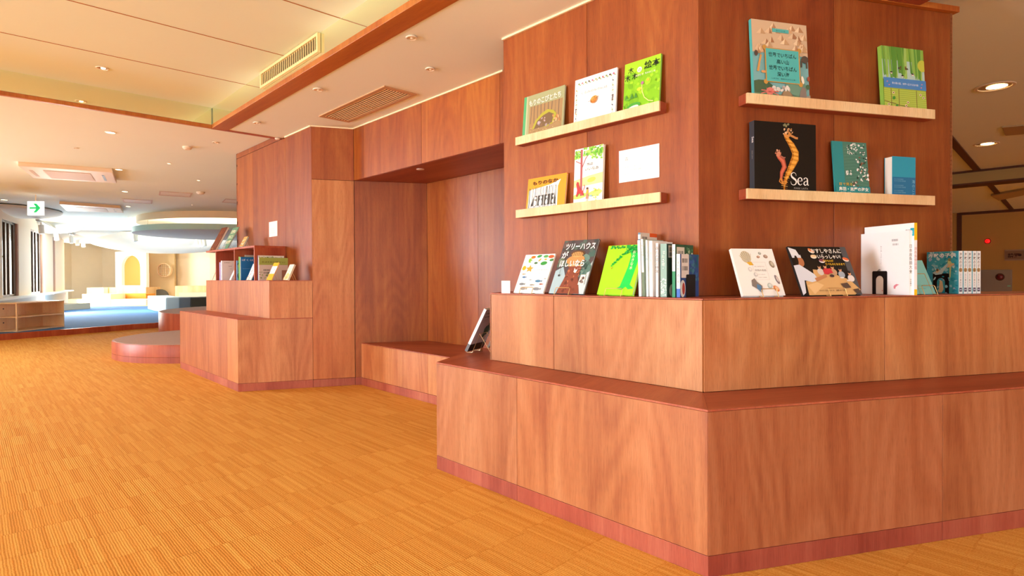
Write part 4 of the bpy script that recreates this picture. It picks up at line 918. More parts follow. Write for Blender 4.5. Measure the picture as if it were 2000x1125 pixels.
for i in range(5):
    book('comic_book', ['comic volume with a swimming figure on its blue cover, first of the set of five', 'second comic volume of the blue and white set, counting from the bookend', 'third and middle comic volume of the blue and white set', 'fourth comic volume of the blue and white set, counting from the bookend', 'last comic volume at the right end of the blue and white set'][i], 'book',
         Q7+B*(1.143+i*.0255)+NB*(.036+.0012*(i % 2))+Z*TZ, -B, 0, .142, .1835, .0238, '#3fa6bc', art_comic if i == 0 else None, spine='R', sart=sp_comic(str(i+1)), group='comic volumes on the right ledge')
bookend(Q7+B*1.1415+NB*.066+Z*TZ, -B, 'black arched bookend in front of the blue comic volumes', .072, .088, d=.0)

# ---------------------------------------------------------------- book standing on the end of the near bench
def art_dark(a):
    a.rect(0, 0, 1, 1, '#d8c8c8'); a.rect(0, 0, 1, .17, '#151314'); a.bars(.12, .88, .3, .04, '#554', 12); a.bars(.12, .8, .3, .035, '#554', 12); a.line([(.1, .74), (.4, .74)], .006, '#a08888'); a.line([(.1, .7), (.4, .7)], .006, '#a08888')
    a.mess(30, .55, .4, .95, .64, .05, .1, ['#1f4a24', '#2c6030', '#173c1c', '#3a7038'])
nd = (-A).normalized()
HBZ = HB+.0002
pb = onz(914, 690, HB); 
# the book faces away along the niche; we look at its back cover from the side
bk = book('picture_book', 'white book with a black foot leaning in a wire stand on the near bench end', 'book', Vector((pb.x-.005, pb.y, HBZ)), Vector((.93, -.37, 0)), -27, .21, .262, .016, '#f7f5f2', art_dark, spine='L', sart=lambda a: (a.rect(0, 0, 1, 1, '#fdfdfb'), a.rect(0, 0, 1, .17, '#6a6668')))
st = tag(root('book_stand', (pb.x+.05, pb.y, HBZ)), 'pale brass wire easel holding the white book on the near bench end', 'book stand')
nn = Vector((.93, -.37, 0)); R_ = Vector((-nn.y, nn.x, 0)); b = MB()
base = Vector((pb.x, pb.y, HBZ+.0015))
for off in (.03, .13):
    q = base+R_*off
    b.tube([q-nn*.028+Z*.012, q-nn*.026, q+nn*.012, q+nn*.058+Z*.105], .0013, 6)
setp(b.build('front_loop', LGOLD, smooth=True), st); b = MB()
for off in (.03, .13):
    q = base+R_*off; b.tube([q+nn*.058+Z*.105, q+nn*.125+Z*0], .0013, 6)
b.tube([base+R_*.03+nn*.058+Z*.105, base+R_*.13+nn*.058+Z*.105], .0013, 6)
setp(b.build('back_leg', LGOLD, smooth=True), st)
def art_small(a): a.rect(0, 0, 1, 1, '#e8e4dc'); a.rect(0, 0, 1, .2, '#1a1816')
pb2 = pb+endv*.2+Vector((.05, 0, 0))
book('picture_book', 'small white and black book partly hidden behind the near ledge end', 'book', Vector((pb2.x, pb2.y, HBZ)), Vector((.93, -.37, 0)), -27, .12, .12, .012, '#f0ece4', art_small, spine='L')
# ================================================================ far bookshelf on the far ledge
def onF(s, off, z): return Q11+A*s+NA*off+Z*z
def sF(px, off, y=500):
    P = Q11+NA*off; r = ray(px, y); k = (P-EYEV).dot(NA)/r.dot(NA); return ((EYEV+r*k)-P).dot(A)
sh = tag(root('bookshelf', onF(1.2, .15, FLZ)), 'small open timber bookshelf on the far ledge with books inside and on top', 'bookshelf')
ZT = 1.242; TH = .018
def shp(name, s0, s1, o0, o1, z0, z1, c, g=None):
    b = MB(); b.slab([onF(s0, o0, 0), onF(s1, o0, 0), onF(s1, o1, 0), onF(s0, o1, 0)], z0, z1, c, g=g or A); setp(b.build(name, WOODD, bevel=.0008), sh)
shp('top_board', .56, 2.0, 0.002, .285, ZT-TH, ZT, (1.0, .86, .78))
shp('side_panel', .56, .578, 0.002, .285, FLZ, ZT-TH, (.88, .66, .58))
for s_ in (sF(457, .285), sF(421, .285)): shp('divider', s_-.009, s_+.009, 0.004, .283, FLZ, ZT-TH, (.95, .8, .72))
shp('back_panel', .58, sF(421, .285), 0.002, .008, FLZ, ZT-TH, (.8, .62, .55))
ZF = FLZ+.0004
def fbook(lb, s_, off, w, h, t, cover, art=None, sp=None, lean=0, kind='book'):
    return book(kind, lb, 'book', onF(s_, off, ZF)-A*t, -A, lean, w, h, t, cover, art, spine='L', spinecol=sp)
# on top
ZS = ZT+.0004
def fl_book(lb, px, off, z, w, h, t, cov, art, ln, wd_=None, sp=None, st_lb=None):
    s_ = sF(px, off); book('picture_book', lb, 'book', onF(s_, off, z), NA, ln, w, h, t, cov, art, spinecol=sp)
    if st_lb: stand(onF(s_-w*.5, off, z), NA, st_lb, min(.075, w*.5), mat=GOLD)
def art_brown(a):
    a.rect(0, 0, 1, 1, '#6a2c12'); a.mess(30, .05, .05, .95, .95, .03, .1, ['#7c3818', '#5a2410', '#8a4420', '#74300f'])
def art_green(a):
    a.rect(0, 0, 1, 1, '#5d8f70'); a.poly([(0, 0), (.6, 0), (.2, .45), (0, .5)], '#8aa0a4')
    for y, t_ in ((.74, '世界の'), (.5, 'きのこと'), (.26, '木の図鑑')): a.text(t_, .52, y, .17, '#efe6c4', bold=.03, fit=.78)
def art_sm(a):
    a.rect(0, 0, 1, 1, '#d8a04c'); a.mess(14, .05, .3, .95, .95, .05, .12, ['#e8d8b0', '#c8783c', '#8ab0a0', '#f0e8d0']); a.rect(0, .05, 1, .12, '#8fb4ac')
fl_book('dark brown picture book leaning at the left end of the far bookshelf top', 409, .22, ZS, .2, .285, .022, '#5a2814', art_brown, 27, sp='#c88c5c', st_lb='thin wire stand under the dark brown book on the far bookshelf')
fl_book('green picture book with cream lettering leaning on top of the far bookshelf', 432, .22, ZS, .185, .262, .010, '#54806a', art_green, 27, st_lb='thin wire stand under the green book on the far bookshelf')
fl_book('small orange and pale picture book on top of the far bookshelf, right end', 466, .2, ZS, .105, .125, .012, '#7aa39c', art_sm, 27, st_lb='thin wire stand under the small orange book on the far bookshelf')
# compartments
s0 = sF(428, .27)
fbook('slim lilac book against the left divider of the far bookshelf', s0, .268, .16, .185, .03, '#cfc4dc', None, '#b8a8d8')
fbook('white paperback in the middle compartment of the far bookshelf', s0-.05, .268, .20, .200, .03, '#f0eeee', lambda a: (a.text('北海道の', .25, .88, .05, '#555', align='c', fit=.3), a.text('森の絵', .4, .7, .05, '#666'), a.text('さがし', .45, .56, .05, '#666'), a.rect(.62, .1, .9, .42, '#2a2434'), a.ell(.5, .18, .06, .03, '#a85a78', 30)), '#e8e4ec')
s1 = sF(461, .27)
fbook('pale blue book at the left of the right-hand compartment of the far bookshelf', s1, .268, .16, .19, .022, '#7aaed8', lambda a: (a.rect(0, 0, 1, 1, '#7aa8b8'), a.mess(26, .1, .2, .9, .9, .05, .14, ['#5c8a8c', '#8ab0a0', '#c8b070', '#4a6a70']), a.rect(.2, 0, 1, .2, '#d0dcdc')), '#6aa4e0')
fbook('tall grey-beige book at the back of the right-hand compartment of the far bookshelf', s1-.03, .2, .17, .245, .012, '#cfc4b4', None, '#d8d0c4')
fbook('green and orange spined book in the right-hand compartment of the far bookshelf', s1-.075, .27, .16, .225, .026, '#6a9c44', None, '#74b84c')
fbook('bright blue book with white lettering in the far bookshelf', s1-.11, .268, .19, .222, .010, '#1870b0', lambda a: (a.rect(0, 0, 1, 1, '#1a72b4'), a.text('ぼくはく', .42, .84, .1, '#f0f6fa', fit=.7), a.line([(.1, .5), (.6, .5)], .008, '#a0c4e0')), '#e8f0e8')
fl_book('white leaning card in front of the middle compartment of the far bookshelf', 447, .25, ZF, .05, .145, .004, '#f6f4f2', None, 25)
fl_book('white leaning book with a dark feather in front of the right-hand compartment', 481, .25, ZF, .12, .165, .006, '#eef2f4', lambda a: (a.rect(0, 0, 1, 1, '#eef3f5'), a.rect(0, 0, 1, .2, '#c8e4e4'), a.ell(.4, .55, .12, .03, '#4a4448', 50), a.line([(.1, .2), (.3, .35), (.5, .4)], .05, '#d87a74')), 22, st_lb='wire stand under the feather book in the far bookshelf')
fl_book('pale leaning book on the open left end of the far ledge', 411, .26, ZF, .05, .15, .006, '#e9d8b8', None, 22)
# right of the side panel
s2 = .54
def art_kabu(a):
    a.rect(0, 0, 1, 1, '#a8b85c'); a.rect(0, .0, 1, .68, '#ddd2c8'); a.text('かぶとむしは どこ?', .5, .78, .075, '#6a4a24', bold=.02, fit=.8); a.mess(18, .0, .05, .4, .4, .02, .05, ['#9aa874', '#b8c090', '#7a8c5c'])
    a.bars(.15, .42, .22, .07, '#666'); a.bars(.15, .3, .22, .06, '#666'); a.rect(.78, .0, 1, .45, '#a87a64')
def art_behind(a):
    a.rect(0, 0, 1, 1, '#eceae0'); a.mess(50, .05, .88, .98, .96, .01, .025, ['#7a9a5c', '#9ab47a', '#5a6a44', '#b8c49c'])
fbook('white and leafy book at the rear of the row right of the far bookshelf', s2+.01, .262, .235, .225, .012, '#e9e6dc', art_behind, '#5a4c9c')
fbook('green topped book titled with brown letters right of the far bookshelf', s2-.012, .262, .262, .205, .010, '#a8b85c', art_kabu, '#f4f2ee')
def art_or(a):
    a.rect(0, 0, 1, 1, '#fbb416'); a.rect(0, .36, 1, .8, '#ecebf0'); a.mess(20, .1, .4, .9, .6, .015, .04, ['#b8b8cc', '#8a94a0', '#d8d8e4']); a.text('もりの', .5, .66, .09, '#9a9ab0')
fl_book('bright orange and white picture book on a stand right of the far bookshelf', 520, .27, ZF, .115, .165, .008, '#f2a814', art_or, 24, st_lb='wire stand under the orange and white book')
def art_cr(a):
    a.rect(0, 0, 1, 1, '#f4eed8'); a.poly([(.05, .05), (.9, .05), (.95, .35), (.4, .45), (.1, .3)], '#cfd08c'); a.line([(.2, .3), (.5, .5), (.8, .6)], .02, '#7a8a4c'); a.mess(10, .1, .5, .9, .9, .01, .03, ['#8a8a70', '#c8c4a8'])
fl_book('small cream picture book on a stand, rightmost on the far ledge', 553, .2, ZF, .095, .143, .014, '#f2e6c4', art_cr, 24, st_lb='wire stand under the small cream picture book')
b = MB(); q = onF(.9601, .0005, 1.349); b.box(q, -A*.205, NA*.003, Z*.146, lin('#f3e9e0')); a = Art(b, q+NA*.003, -A, Z, NA, .205, .146)
a.text('木', .2, .74, .12, '#a8a0a0'); [a.text('森にくらすいきものと木の本', .12, .5-i*.13, .06, '#bcb4b4', align='l') for i in range(3)]
tag(b.build('notice_plate', MATTE, merge=False), 'small white notice plate on the far timber wall above the bookshelf', 'notice plate')

# ================================================================ ceiling fittings
LIT = plain('lamp_glow', '#fff2d8', .5, emit='#fff0cc', estr=6); LITW = plain('warm_lamp_glow', '#ffe0a0', .5, emit='#ffd890', estr=14)
REFL = plain('lamp_reflector', '#c8b8a4', .25, .8); RING = plain('lamp_ring', '#f2e2c8', .5); DKG = plain('dark_lens', '#4a3a30', .3)
def downlight(p, r, label, mode='off', group=None):
    t = tag(root('downlight', p), label, 'ceiling light', group); z = p.z
    b = MB(); b.lathe((p.x, p.y, z), [(r*1.22, 0), (r*1.18, -.004), (r, -.005), (r*.96, .006)], 28); setp(b.build('ring', RING, smooth=True), t)
    b = MB(); m_ = {'off': RING, 'on': LIT, 'warm': REFL, 'half': REFL}[mode]
    b.lathe((p.x, p.y, z), [(r*.97, -.001), (r*.5, -.0005), (0, -.0005)], 28)
    setp(b.build('reflector', m_), t)
    if mode in ('warm', 'half', 'off'):
        b = MB(); rr = r*(.62 if mode == 'warm' else .42); b.lathe((p.x+r*.15, p.y, z), [(rr, -.002), (rr*.7, -.006), (0, -.008)], 20)
        setp(b.build('bulb', {'warm': LITW, 'half': LIT, 'off': DKG if r > .03 else RING}[mode], smooth=True), t)
    return t
def rad(px_w, p): return px_w/2*((p-EYEV).dot(fw))/F_PX
for (x, y, wpx, z, mode, lb) in [
    (803.5, 73.5, 20, HC, 'off', 'unlit round ceiling light near the long wooden rail, close to the camera'),
    (840, 135, 17, HC, 'off', 'round ceiling spotlight between the slatted vent and the bright left wall top'),
    (621, 175, 17, HC, 'off', 'unlit round ceiling light left of the slatted ceiling vent'),
    (502, 240, 13, HC, 'off', 'small unlit ceiling light near the corner of the wooden ceiling rail'),
    (200, 133, 21, HR, 'half', 'half-lit round downlight inside the raised ceiling recess'),
    (216, 258.5, 17, HF, 'on', 'lit downlight nearest the wooden rail in the row running to the windows'),
    (232, 331, 13, HF, 'on', 'lit downlight beside the right end of the larger ceiling air conditioner'),
    (244, 374, 11, HF, 'on', 'lit downlight third along the ceiling row, between the air conditioners'),
    (250, 403, 9, HF, 'on', 'lit downlight at the right end of the smaller ceiling air conditioner'),
    (255, 424, 8, HF, 'on', 'smallest and farthest lit downlight of the ceiling row'),
    (330, 319, 6, HF, 'on', 'tiny round lit spotlight right of the downlight row, nearer one'),
    (388, 352, 6, HF, 'on', 'tiny round lit spotlight above the smoke detector near the far block'),
    (375, 400, 3, HF, 'on', 'pinpoint lit spotlight below the thin ceiling hatch'),
    (421, 278, 11, HF, 'off', 'unlit ceiling light just beyond the corner of the wooden rail'),
    (149, 289, 9, HF, 'off', 'small unlit ceiling light left of the lit downlight row'),
    (8, 390, 12, HF, 'on', 'lit downlight at the far left edge of the ceiling'),
]:
    p = onz(x, y, z-.001); downlight(p, rad(wpx, p)/1.1, lb, mode)
for (x, y, wpx, lb) in ((1943, 169, 60, 'large glowing warm downlight in the dark ceiling at the top right'), (1926, 281, 38, 'smaller glowing warm downlight in the dark ceiling on the right, farther away')):
    p = onz(x, y, HC+.002); downlight(p, rad(wpx, p)/1.12, lb, 'warm')
    l = bpy.data.lights.new('downlight_lamp', 'SPOT'); l.energy = 6; l.color = (1, .72, .4); l.spot_size = 2.2; l.spot_blend = .6; l.shadow_soft_size = .04
    o = bpy.data.objects.new('downlight_lamp', l); C.objects.link(o); o.location = p-Z*.02
p = onz(821, 330.5, 1.7995); t = tag(root('downlight', p), 'flat round white disc light in the dark timber soffit of the niche', 'ceiling light')
b = MB(); b.lathe(tuple(p), [(.031, .0005), (.031, -.003), (.028, -.005), (0, -.005)], 28); setp(b.build('disc', plain('pale_disc', '#d8b8a4', .5), smooth=True), t)
# smoke detectors
def detector(x, y, z, wpx, lb):
    p = onz(x, y, z-.0005); r = rad(wpx, p); t = tag(root('smoke_detector', p), lb, 'smoke detector')
    b = MB(); b.lathe(tuple(p), [(r, 0), (r, -r*.25), (r*.8, -r*.45)], 28); setp(b.build('base', RING, smooth=True), t)
    b = MB(); b.lathe(tuple(p), [(r*.8, -r*.45), (r*.6, -r*.62), (0, -r*.62)], 28); setp(b.build('sensor', RING, smooth=True), t)
detector(366, 287, HF, 17, 'round cream smoke detector on the ceiling beyond the wooden rail corner')
detector(392, 375, HF, 15, 'round cream smoke detector beside the thin ceiling hatch, near the far block')
detector(542, 270, HC, 10, 'small smoke detector at the end of the wooden rail by the far timber wall')
# slatted ceiling vent
def onQ(a_, n_): return Q7+A*a_+NA*n_
VM = plain('vent_brown_metal', '#c89a6c', .45); VS = plain('vent_slat', '#f0cc94', .45)
vt = tag(root('ceiling_vent', onQ(2.8, -.06)+Z*HC), 'large brown slatted vent flush in the ceiling above the niche', 'ceiling vent')
a0_, a1_, n0_, n1_ = 2.292, 3.305, -.193, .0735
b = MB(); fwid = .028; zb = HC-.004
for q in ([(a0_, n0_), (a1_, n0_), (a1_, n0_+fwid), (a0_, n0_+fwid)], [(a0_, n1_-fwid), (a1_, n1_-fwid), (a1_, n1_), (a0_, n1_)], [(a0_, n0_+fwid), (a0_+fwid*1.4, n0_+fwid), (a0_+fwid*1.4, n1_-fwid), (a0_, n1_-fwid)], [(a1_-fwid*1.4, n0_+fwid), (a1_, n0_+fwid), (a1_, n1_-fwid), (a1_-fwid*1.4, n1_-fwid)]):
    b.slab([onQ(*v) for v in q], zb, HC+.004)
setp(b.build('frame', VM), vt)
b = MB(); b.slab([onQ(a0_+.03, n0_+.02), onQ(a1_-.03, n0_+.02), onQ(a1_-.03, n1_-.02), onQ(a0_+.03, n1_-.02)], HC+.0012, HC+.0036); setp(b.build('backing', plain('vent_shadow', '#33180a', .9)), vt)
for i in range(9):
    n_ = n0_+fwid+.008+i*(n1_-n0_-2*fwid-.01)/8.6
    b = MB(); b.slab([onQ(a0_+.04, n_), onQ(a1_-.04, n_), onQ(a1_-.04, n_+.0095), onQ(a0_+.04, n_+.0095)], HC-.003, HC+.0005); setp(b.build('slat', VS), vt)
b = MB(); mid = (a0_+a1_)/2; b.slab([onQ(mid-.008, n0_+fwid), onQ(mid+.008, n0_+fwid), onQ(mid+.008, n1_-fwid), onQ(mid-.008, n1_-fwid)], HC-.0015, HC+.001); setp(b.build('cross_bar', plain('vent_bar', '#7a5028', .6)), vt)
# upright grille on the glass strip
GM = plain('grille_yellow_cream', '#ead596', .5); gv = tag(root('wall_grille', T(-1.68, 0)+Z*2.37), 'cream upright louvred grille on the glass strip above the wooden rail', 'grille')
g0, g1, gz0, gz1 = 1.2065, 2.148, 2.315, 2.432
def gs(a0x, a1x, d0, d1, z0, z1, mb): mb.slab([T(-a0x, d0), T(-a1x, d0), T(-a1x, d1), T(-a0x, d1)], z0, z1)
b = MB(); gs(g0, g1, -.016, .004, gz0, gz0+.018, b); gs(g0, g1, -.016, .004, gz1-.018, gz1, b); gs(g0, g0+.02, -.016, .004, gz0+.018, gz1-.018, b); gs(g1-.02, g1, -.016, .004, gz0+.018, gz1-.018, b); setp(b.build('frame', GM), gv)
b = MB(); gs(g0+.02, g1-.02, .001, .004, gz0+.018, gz1-.018, b); setp(b.build('backing', plain('grille_shadow', '#4a3818', .9)), gv)
nl = 28
for i in range(nl):
    x = g0+.024+i*(g1-g0-.05)/(nl-1)
    b = MB(); b.slab([T(-x, -.009), T(-x-.007, -.009), T(-x-.007, -.003), T(-x, -.003)], gz0+.018, gz1-.018); setp(b.build('louvre', GM), gv)
# cassette air conditioners + hatches on the far ceiling
ACM = plain('ac_panel', '#eed9be', .5); ACG = plain('ac_grille', '#d8bca0', .6)
def quadpx(pts, z): return [onz(x, y, z) for x, y in pts]
def cassette(pts, lb, dz=.05):
    z1 = HF; P = quadpx(pts, HF-dz); c = sum(P, Vector())/4; t = tag(root('air_conditioner', Vector((c.x, c.y, HF))), lb, 'air conditioner')
    ctr = Vector((c.x, c.y, 0)); b = MB(); b.slab(P, HF-dz, HF+.001); setp(b.build('panel', ACM, bevel=.004), t)
    # P: 0 near-left,1 near-right,2 far-right,3 far-left
    L = lambda u, v: (P[0]*(1-u)+P[1]*u)*(1-v)+(P[3]*(1-u)+P[2]*u)*v
    b = MB(); b.slab([L(.22, .22), L(.74, .22), L(.74, .9), L(.22, .9)], HF-dz-.004, HF-dz+.001); setp(b.build('intake_grille', ACG, bevel=.001), t)
    for u0_, u1_ in ((.06, .10), (.86, .89)):
        b = MB(); b.slab([L(u0_, .3), L(u1_, .3), L(u1_, .8), L(u0_, .8)], HF-dz-.002, HF-dz+.001); setp(b.build('air_slot', DKG if u0_ > .5 else ACG), t)
cassette([(35, 324), (219, 337), (228, 358), (66, 348)], 'large flat ceiling air conditioner panel nearest the windows')
cassette([(116, 399), (235, 407), (241, 416), (130, 412)], 'smaller, farther ceiling air conditioner behind the exit sign', .05)
def hatch(pts, lb):
    P = quadpx(pts, HF); c = sum(P, Vector())/4; t = tag(root('ceiling_hatch', c), lb, 'ceiling hatch')
    L = lambda u, v: (P[0]*(1-u)+P[1]*u)*(1-v)+(P[3]*(1-u)+P[2]*u)*v
    b = MB()
    for q in ((0, 0, 1, .12), (0, .88, 1, 1), (0, .12, .05, .88), (.95, .12, 1, .88)): b.slab([L(q[0], q[1]), L(q[2], q[1]), L(q[2], q[3]), L(q[0], q[3])], HF-.004, HF+.001)
    setp(b.build('frame', ACG), t); b = MB(); b.slab([L(.05, .12), L(.95, .12), L(.95, .88), L(.05, .88)], HF-.002, HF+.001); setp(b.build('cover', RING), t)
hatch([(311, 373), (376, 377), (372, 385), (310, 381)], 'thin framed ceiling hatch left of the smoke detector')
hatch([(238, 388), (298, 391), (297, 398), (241, 395)], 'thin framed ceiling hatch above the teal ceiling ring')
hatch([(440, 388), (480, 391), (476, 398), (433, 395)], 'thin framed ceiling hatch partly hidden by the far timber wall')
# green arrow exit sign hanging from the ceiling
t = tag(root('exit_sign', aty(68, 394, 9.4)), 'white hanging exit sign with a green arrow pointing right', 'exit sign')
p = aty(53.5, 420.5, 9.4); q = aty(83, 420.5, 9.4); w_ = q.x-p.x; h_ = w_*.93
b = MB(); SGN = attrmat('backlit_sign', .5); n_ = SGN.node_tree; n_.links.new(n_.nodes['Attribute'].outputs['Color'], n_.nodes['Principled BSDF'].inputs['Emission Color']); n_.nodes['Principled BSDF'].inputs['Emission Strength'].default_value = .9
b.box(p, Vector((w_, 0, 0)), Vector((0, .04, 0)), Z*h_, lin('#ffffff')); a = Art(b, p, Vector((1, 0, 0)), Z, Vector((0, -1, 0)), w_, h_)
a.rect(.14, .46, .7, .58, '#10b060'); a.poly([(.40, .84), (.6, .84), (.88, .52), (.6, .2), (.40, .2), (.58, .46), (.58, .58)], '#10b060'); a.text('非常口', .24, .2, .1, '#3a9a6a')
setp(b.build('sign_face', SGN, merge=False), t)
b = MB(); b.tube([p+Vector((w_*.5, .02, h_)), Vector((p.x+w_*.5, p.y+.02, HF))], .008, 8); setp(b.build('hanger', RING), t)
# ================================================================ far reading room
PZ = .095
pe = [Vector((-8.9, 8.2, 0)), onz(0, 665, 0), onz(130, 654.5, 0), onz(260, 643.5, 0), onz(300, 641, 0), Vector((-6.3, 14.5, 0))]
back = [Vector((-4, 16, 0)), Vector((-4, 24, 0)), Vector((-20, 24, 0)), Vector((-20, 8.2, 0))]
b = MB(); b.slab([*[v+Vector((-.03, .02, 0)) for v in pe], *back], .001, PZ-.003); struct(b.build('floor', BLUEC))
b = MB()
for p, q in zip(pe[:-1], pe[1:]):
    d = (q-p).normalized(); n = Vector((d.y, -d.x, 0)); b.slab([p, q, q-n*.045, p-n*.045], 0, PZ+.004, (1.08, .98, .92), g=d)
struct(b.build('trim_4', WOODD))
# blue carpet continues to the far wall. far curved wall
def curve_wall(name, pts, z0, z1, mat, th=.12):
    b = MB(); pts = [Vector((p[0], p[1], 0)) for p in pts]
    for p, q in zip(pts[:-1], pts[1:]):
        d = (q-p).normalized(); n = Vector((d.y, -d.x, 0)); b.slab([p, q, q-n*th, p-n*th], z0, z1)
    return struct(b.build(name, mat))
def yat(px, Y): return Vector(((px-1000)/F_PX*Y, Y, 0))
curve_wall('wall_far', [yat(96, 19.6), yat(140, 20.6), yat(200, 21.3), yat(290, 21.6), yat(345, 21.0), yat(410, 20.3), yat(500, 20.2), yat(620, 20.4)], 0, 2.6, CREAMW)
# window wall
W0 = Vector((-9.35, 10.7, 0)); Wd = Vector((-.507, .862, 0)); Wn = Vector((.862, .507, 0))      # inward normal
def wt(px): 
    r = ray(px, 540); M = Matrix(((r.x, -Wd.x), (r.y, -Wd.y))); k = M.inverted() @ Vector((W0.x, W0.y)); return k[1]
PIER = plain('pale_pier_paint', '#f1dcc0', .85); PINK = plain('pinkish_window_reveal', '#c9a08c', .8); BRZ = plain('bronze_window_frame', '#5a4638', .45, .4)
SILL = plain('white_sill', '#f6efe0', .6)
GLS, gn, gk, gb = newmat('window_glass'); gb.inputs['Base Color'].default_value = (.97, 1, .98, 1); gb.inputs['Roughness'].default_value = 0; gb.inputs['Transmission Weight'].default_value = 1; gb.inputs['IOR'].default_value = 1.01
def wseg(s0, s1, d0, d1, z0, z1, mb, col=(1, 1, 1)): mb.slab([W0+Wd*s0+Wn*d0, W0+Wd*s1+Wn*d0, W0+Wd*s1+Wn*d1, W0+Wd*s0+Wn*d1], z0, z1, col)
piers = [(wt(-60), wt(5)), (wt(37), wt(61)), (wt(85), wt(104)), (wt(109), wt(126))]
b = MB(); wseg(piers[0][0], wt(128)+.6, -.12, -.02, 0, .59, b); wseg(piers[0][0], wt(128)+.6, -.12, -.02, 2.06, 2.6, b)
for s0, s1 in piers: wseg(s0, s1, -.10, 0, .59, 2.06, b)
ww = struct(b.build('wall_window_side', PIER))
b = MB()
for s0, s1 in piers: wseg(s0-.05, s0, -.09, .0-.01, .6, 2.06, b)
setp(b.build('pier_reveal', PINK), ww)
b = MB(); wseg(piers[0][0], wt(128)+.3, -.1, .16, .575, .61, b); struct(b.build('trim_5', SILL))
gaps = [(piers[0][1], piers[1][0]-.05), (piers[1][1], piers[2][0]-.05), (piers[2][1], piers[3][0]-.05)]
for i, (s0, s1) in enumerate(gaps):
    b = MB(); L_ = s1-s0
    for f0, f1 in ((0, .03), (.36, .44), (.60, .66), (.9, 1)): wseg(s0+L_*f0, s0+L_*f1, -.085, -.045, .61, 2.06, b)
    for z0, z1 in ((.61, .65), (2.02, 2.06)): wseg(s0, s1, -.085, -.045, z0, z1, b)
    wi = struct(b.build('window_%d' % (i+1), BRZ))
    g = MB(); wseg(s0, s1, -.067, -.062, .62, 2.05, g); setp(g.build('pane', GLS), wi)
wallseg('wall_window_end', W0+Wd*piers[0][0], (-9.9, 10.05), 0, 2.6, .2, PIER)
# trees outside the windows
LEAF = plain('sunlit_leaves', '#9aa866', .8, noise=.3, nscale=3)
for k, (x, y) in enumerate(((-15.6, 15.2), (-14.4, 12.6), (-17.5, 18.8))):
    t = tag(root('tree', (x, y, 0)), ['pale green tree outside the middle windows', 'pale green tree outside the leftmost window', 'pale green tree outside the farthest window'][k], 'tree', None)
    b = MB(); b.tube([(x, y, 0), (x+.05, y, .8), (x, y+.05, 1.5)], .08, 8); setp(b.build('trunk', BRZ), t)
    b = MB()
    for i in range(260):
        th, ph, r_ = random.uniform(0, 6.28), random.uniform(-1.3, 1.5), random.uniform(.3, .95)
        c = Vector((x+r_*math.cos(th)*math.cos(ph), y+r_*math.sin(th)*math.cos(ph), 1.35+r_*math.sin(ph)*.85)); u = Vector((random.uniform(-1, 1), random.uniform(-1, 1), random.uniform(-1, 1))).normalized(); v = u.cross(Vector((.3, .5, .8))).normalized()
        s_ = random.uniform(.05, .11); b.face([c-u*s_, c+v*s_*.6, c+u*s_, c-v*s_*.6])
    setp(b.build('foliage', LEAF), t)

def blk(name, lb, cat, x0, x1, ytop, ybot, Y, depth, mat, col=(1, 1, 1), zb=None, skew=0, grp=None, parts=None):
    """box whose front face spans the given columns at distance Y"""
    p, q = yat(x0, Y), yat(x1, Y+skew); zt = EYE+(CY+.0-ytop)*Y/F_PX+0.0; zt = aty(x0, ytop, Y).z; zz = zb if zb is not None else max(PZ, aty(x0, ybot, Y).z)
    d = (q-p); n = Vector((d.y, -d.x, 0)).normalized(); b = MB(); b.slab([p, q, q-n*depth, p-n*depth], zz, zt, col, g=Vector((1, 0, 0)))
    o = b.build(name, mat, bevel=.006); tag(o, lb, cat, grp); return o, zz, zt
# low open shelf unit
Ys = 9.95
def shelf_unit(lb, P, Q, depth, zt, nd, dots=False):
    P, Q = Vector((P[0], P[1], 0)), Vector((Q[0], Q[1], 0)); d = (Q-P).normalized(); n = Vector((d.y, -d.x, 0)); L_ = (Q-P).length
    t = tag(root('low_shelf', (P+Q)/2+Z*PZ), lb, 'low shelf'); th = .018
    def bx(name, s0, s1, o0, o1, z0, z1, g=d): 
        b = MB(); b.slab([P+d*s0-n*o0, P+d*s1-n*o0, P+d*s1-n*o1, P+d*s0-n*o1], z0, z1, tint(.97, 1.03), g=g); setp(b.build(name, PLY, bevel=.001), t)
    bx('top_board', 0, L_, 0, depth, zt-th, zt); bx('base_board', th, L_-th, .01, depth, PZ, PZ+.02)
    (bx('corner_post', 0, th, 0, th, PZ, zt-th) if dots else bx('side_panel', 0, th, 0, depth, PZ, zt-th)); bx('side_panel', L_-th, L_, 0, depth, PZ, zt-th); zm = (PZ+zt)/2
    bx('shelf_board', th, L_-th, .005, depth-.01, zm-.009, zm+.009); bx('back_panel', th, L_-th, depth-.01, depth, PZ, zt-th)
    if dots:
        for z_ in (zm+.12, zm-.11):
            b = MB(); c = P+d*.17-n*(depth-.0105); b.box(c+Z*z_, d*.02, n*.004, Z*.02); setp(b.build('peg_hole', BLACK), t)
cA = onz(33, 648.5, PZ); cB = onz(126, 638, PZ); zt_ = aty(33, 591.5, cA.y).z
shelf_unit('low open plywood shelf unit with two deep compartments beside the blue carpet edge', cA, cB, .38, zt_, 1, dots=True)
GYB = plain('grey_box_felt', '#b4ac98', .9); CRB = plain('cream_step_paint', '#f2dfb4', .7); WHB = plain('white_step_paint', '#fbf6ea', .7); ORB = plain('orange_step_panel', '#d89030', .7); TNB = plain('tan_platform_edge', '#dcb87c', .7)
blk('low_bench', 'low grey box bench behind the plywood shelf on the blue carpet', 'bench', 124, 176, 594.5, 611, 15.6, 1.0, GYB, skew=.9)
blk('low_bench', 'long cream low platform along the foot of the windows', 'platform', 118, 162, 585, 606, 18.6, .8, CRB)
base_z = PZ
blk('step_base', 'tan base platform under the cream play steps', 'platform', 128, 287, 600, 606, 18.0, 3.2, TNB, zb=PZ+.0005)
zb1 = aty(128, 600, 18.0).z+.0005
